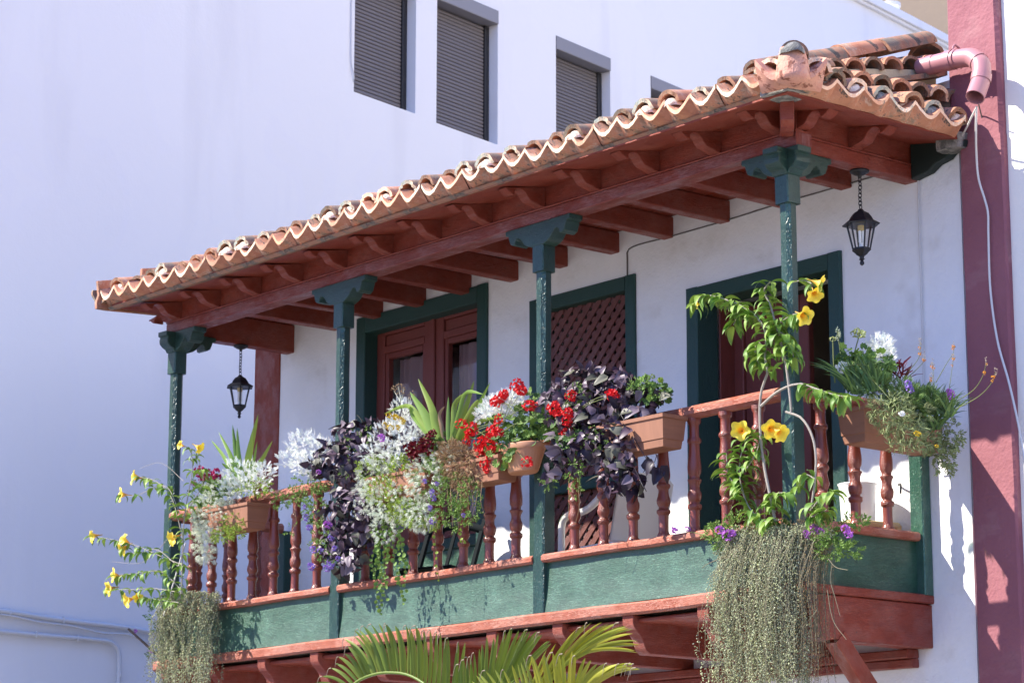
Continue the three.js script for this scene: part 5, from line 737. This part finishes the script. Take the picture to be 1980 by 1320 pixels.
trailing('trailing_herb', 'olive trailing shoots hanging at the far end of the right side trough', P_.greyG, [[1820, 870, 24, 40, -.5, .06], [1840, 840, 18, 30, -.55, .05], [1835, 890, 12, 24, -.55, .04], [1800, 850, 16, 24, -.45, .05]], 230, [.03, .055], null, G.sprig);
{ const t = pl('orange_bulbine', 'slender stalks with small orange star flowers on the right side trough', 'plant', atZ(1780, 790, -.4)); const sp = [[[1740, 740], [1760, 715], [1778, 690], [1780, 660]], [[1750, 735], [1775, 712], [1787, 698], [1788, 690]], [[1800, 790], [1805, 740], [1805, 715], [1804, 703]], [[1810, 740], [1830, 705], [1845, 680], [1845, 668]], [[1830, 780], [1838, 740], [1842, 710], [1845, 690]], [[1850, 776], [1885, 752], [1902, 725], [1908, 700]], [[1850, 790], [1895, 765], [1918, 740], [1926, 718]], [[1795, 790], [1800, 760], [1801, 740], [1801, 728]]];
  stems(t, sp.map(L => taper(L.map(([u, v]) => atZ(u, v, -.4)), .003, .0015, 12, 4)), P_.stemG, 'flower_stalk'); const fl = []; for (const L of sp) { const [u, v] = L[3], [u2, v2] = L[2]; for (let i = 0; i < 3; i++) { const q = rnd(.1, .9); fl.push([u + (u2 - u) * q + gauss() * 3, v + (v2 - v) * q, rnd(.5, .9)]); } }
  heads(t, [head(4, 9, 1.1)], P_.orange, fl, -.4, .009); for (const L of sp) mass(t, 'buds', G.bead, P_.stem, [[L[3][0], L[3][1], 3, 9, -.4, .008]], 18, { s: [.005, .010], up: 1 }); heads(t, [HEADs], P_.pinkV, [[1838, 758, 1], [1840, 765, 1]], -.4, .016); }
// palm fronds in front of the balcony
function lerpKeys(K, q) { const x = q * (K.length - 1), i = Math.min(K.length - 2, Math.floor(x)), f = x - i; return K[i].map((a, k) => a + (K[i + 1][k] - a) * f); }
function palmFrond(t, rachis, keys, n, z, mats, w, { dry = 0, r = .009 } = {}) { const o = t.position, c = new THREE.CatmullRomCurve3(rachis.map(([u, v, dz = 0]) => atZ(u, v, z + dz))); const m = part(t, 'frond', clean(new THREE.TubeGeometry(c, 24, r, 7)), mats[0]); m.position.copy(o).negate();
  for (let i = 0; i < n; i++) { const q = i / (n - 1), A = c.getPoint(Math.min(1, q)), [mu, mv, tu, tv] = lerpKeys(keys, q); const j = gauss() * 6, C = atZ(tu + j * 1.6, tv + gauss() * 6, z + .08 + gauss() * .05), B = A.clone().lerp(C, .5).lerp(atZ(mu, mv, z + .06), .15).addScaledVector(YUP, A.distanceTo(C) * .06); const k = new THREE.QuadraticBezierCurve3(A, B.clone().multiplyScalar(2).sub(A.clone().add(C).multiplyScalar(.5)), C), vw = FWD.clone().addScaledVector(rv(), .45), ww = w * rnd(.8, 1.1);
    const g = grid(2, 10, (u, v) => { const p = k.getPoint(v), T = k.getTangent(v), x = T.clone().cross(vw).normalize(), f = x.clone().cross(T).normalize(), s = (u - .5) * 2, h = ww * (v < .15 ? .55 + v * 3 : 1) * Math.pow(1 - Math.pow(v, 3), .6); return p.addScaledVector(x, s * h).addScaledVector(f, Math.abs(s) * h * .4); }); part(m, 'leaflet', clean(g), pick(mats));
    if (rnd() < dry) { const D0 = V3(gauss() * .04 - RGT.x * .06, -.03, 0), pts = [C, C.clone().addScaledVector(D0, .5).add(V3(0, .012, 0)), C.clone().add(D0).add(V3(0, -.03, 0))]; part(m, 'dry_tip', taper(pts, .0035, .001, 8, 4), P_.palmDry); } } }
seed(112);
{ const t = pl('palm', 'green feather palm crown in front of the balcony ledge', 'palm', atZ(860, 1500, .9)); const z = .85;
  part(t, 'trunk', clean(new THREE.CylinderGeometry(.05, .075, 2.6, 14).translate(0, -1.3, 0)), P_.bark);
  palmFrond(t, [[640, 1370], [690, 1318], [725, 1303], [755, 1300], [790, 1305], [830, 1330], [880, 1400]], [[660, 1330, 620, 1345], [650, 1305, 605, 1330], [660, 1290, 640, 1285], [690, 1272, 665, 1262], [715, 1250, 670, 1235], [735, 1245, 690, 1218], [755, 1245, 712, 1208], [780, 1250, 745, 1205], [800, 1250, 765, 1208], [820, 1260, 790, 1210], [835, 1265, 812, 1212], [855, 1275, 838, 1222], [875, 1285, 862, 1232], [895, 1300, 895, 1240]], 36, z, P_.palm, .0135, { dry: .55 });
  palmFrond(t, [[880, 1500], [925, 1400], [960, 1350], [1000, 1310]], [[860, 1390, 880, 1290], [905, 1330, 900, 1272], [930, 1300, 915, 1265], [955, 1275, 950, 1228], [985, 1260, 990, 1216], [1010, 1270, 1025, 1216], [1030, 1280, 1050, 1225], [1045, 1300, 1070, 1245]], 28, z + .02, P_.palm, .013, { dry: .1 });
  palmFrond(t, [[970, 1500], [1010, 1400], [1050, 1330], [1095, 1270]], [[1040, 1330, 1030, 1270], [1080, 1270, 1110, 1225], [1100, 1240, 1140, 1200], [1120, 1225, 1190, 1205], [1140, 1235, 1215, 1208], [1150, 1250, 1222, 1212], [1160, 1275, 1235, 1245], [1150, 1300, 1232, 1262]], 24, z + .05, P_.palmY, .0115, { dry: .1 });
  palmFrond(t, [[960, 1420], [1040, 1380], [1110, 1345], [1140, 1330]], [[930, 1350, 900, 1335], [945, 1330, 920, 1300], [985, 1320, 985, 1290], [1030, 1310, 1020, 1268], [1070, 1305, 1062, 1262], [1100, 1305, 1105, 1262], [1140, 1310, 1160, 1285], [1180, 1300, 1215, 1278], [1190, 1310, 1235, 1295]], 32, z + .12, P_.palmY, .0125, { dry: .5 });
}
renderer.render(scene, camera);
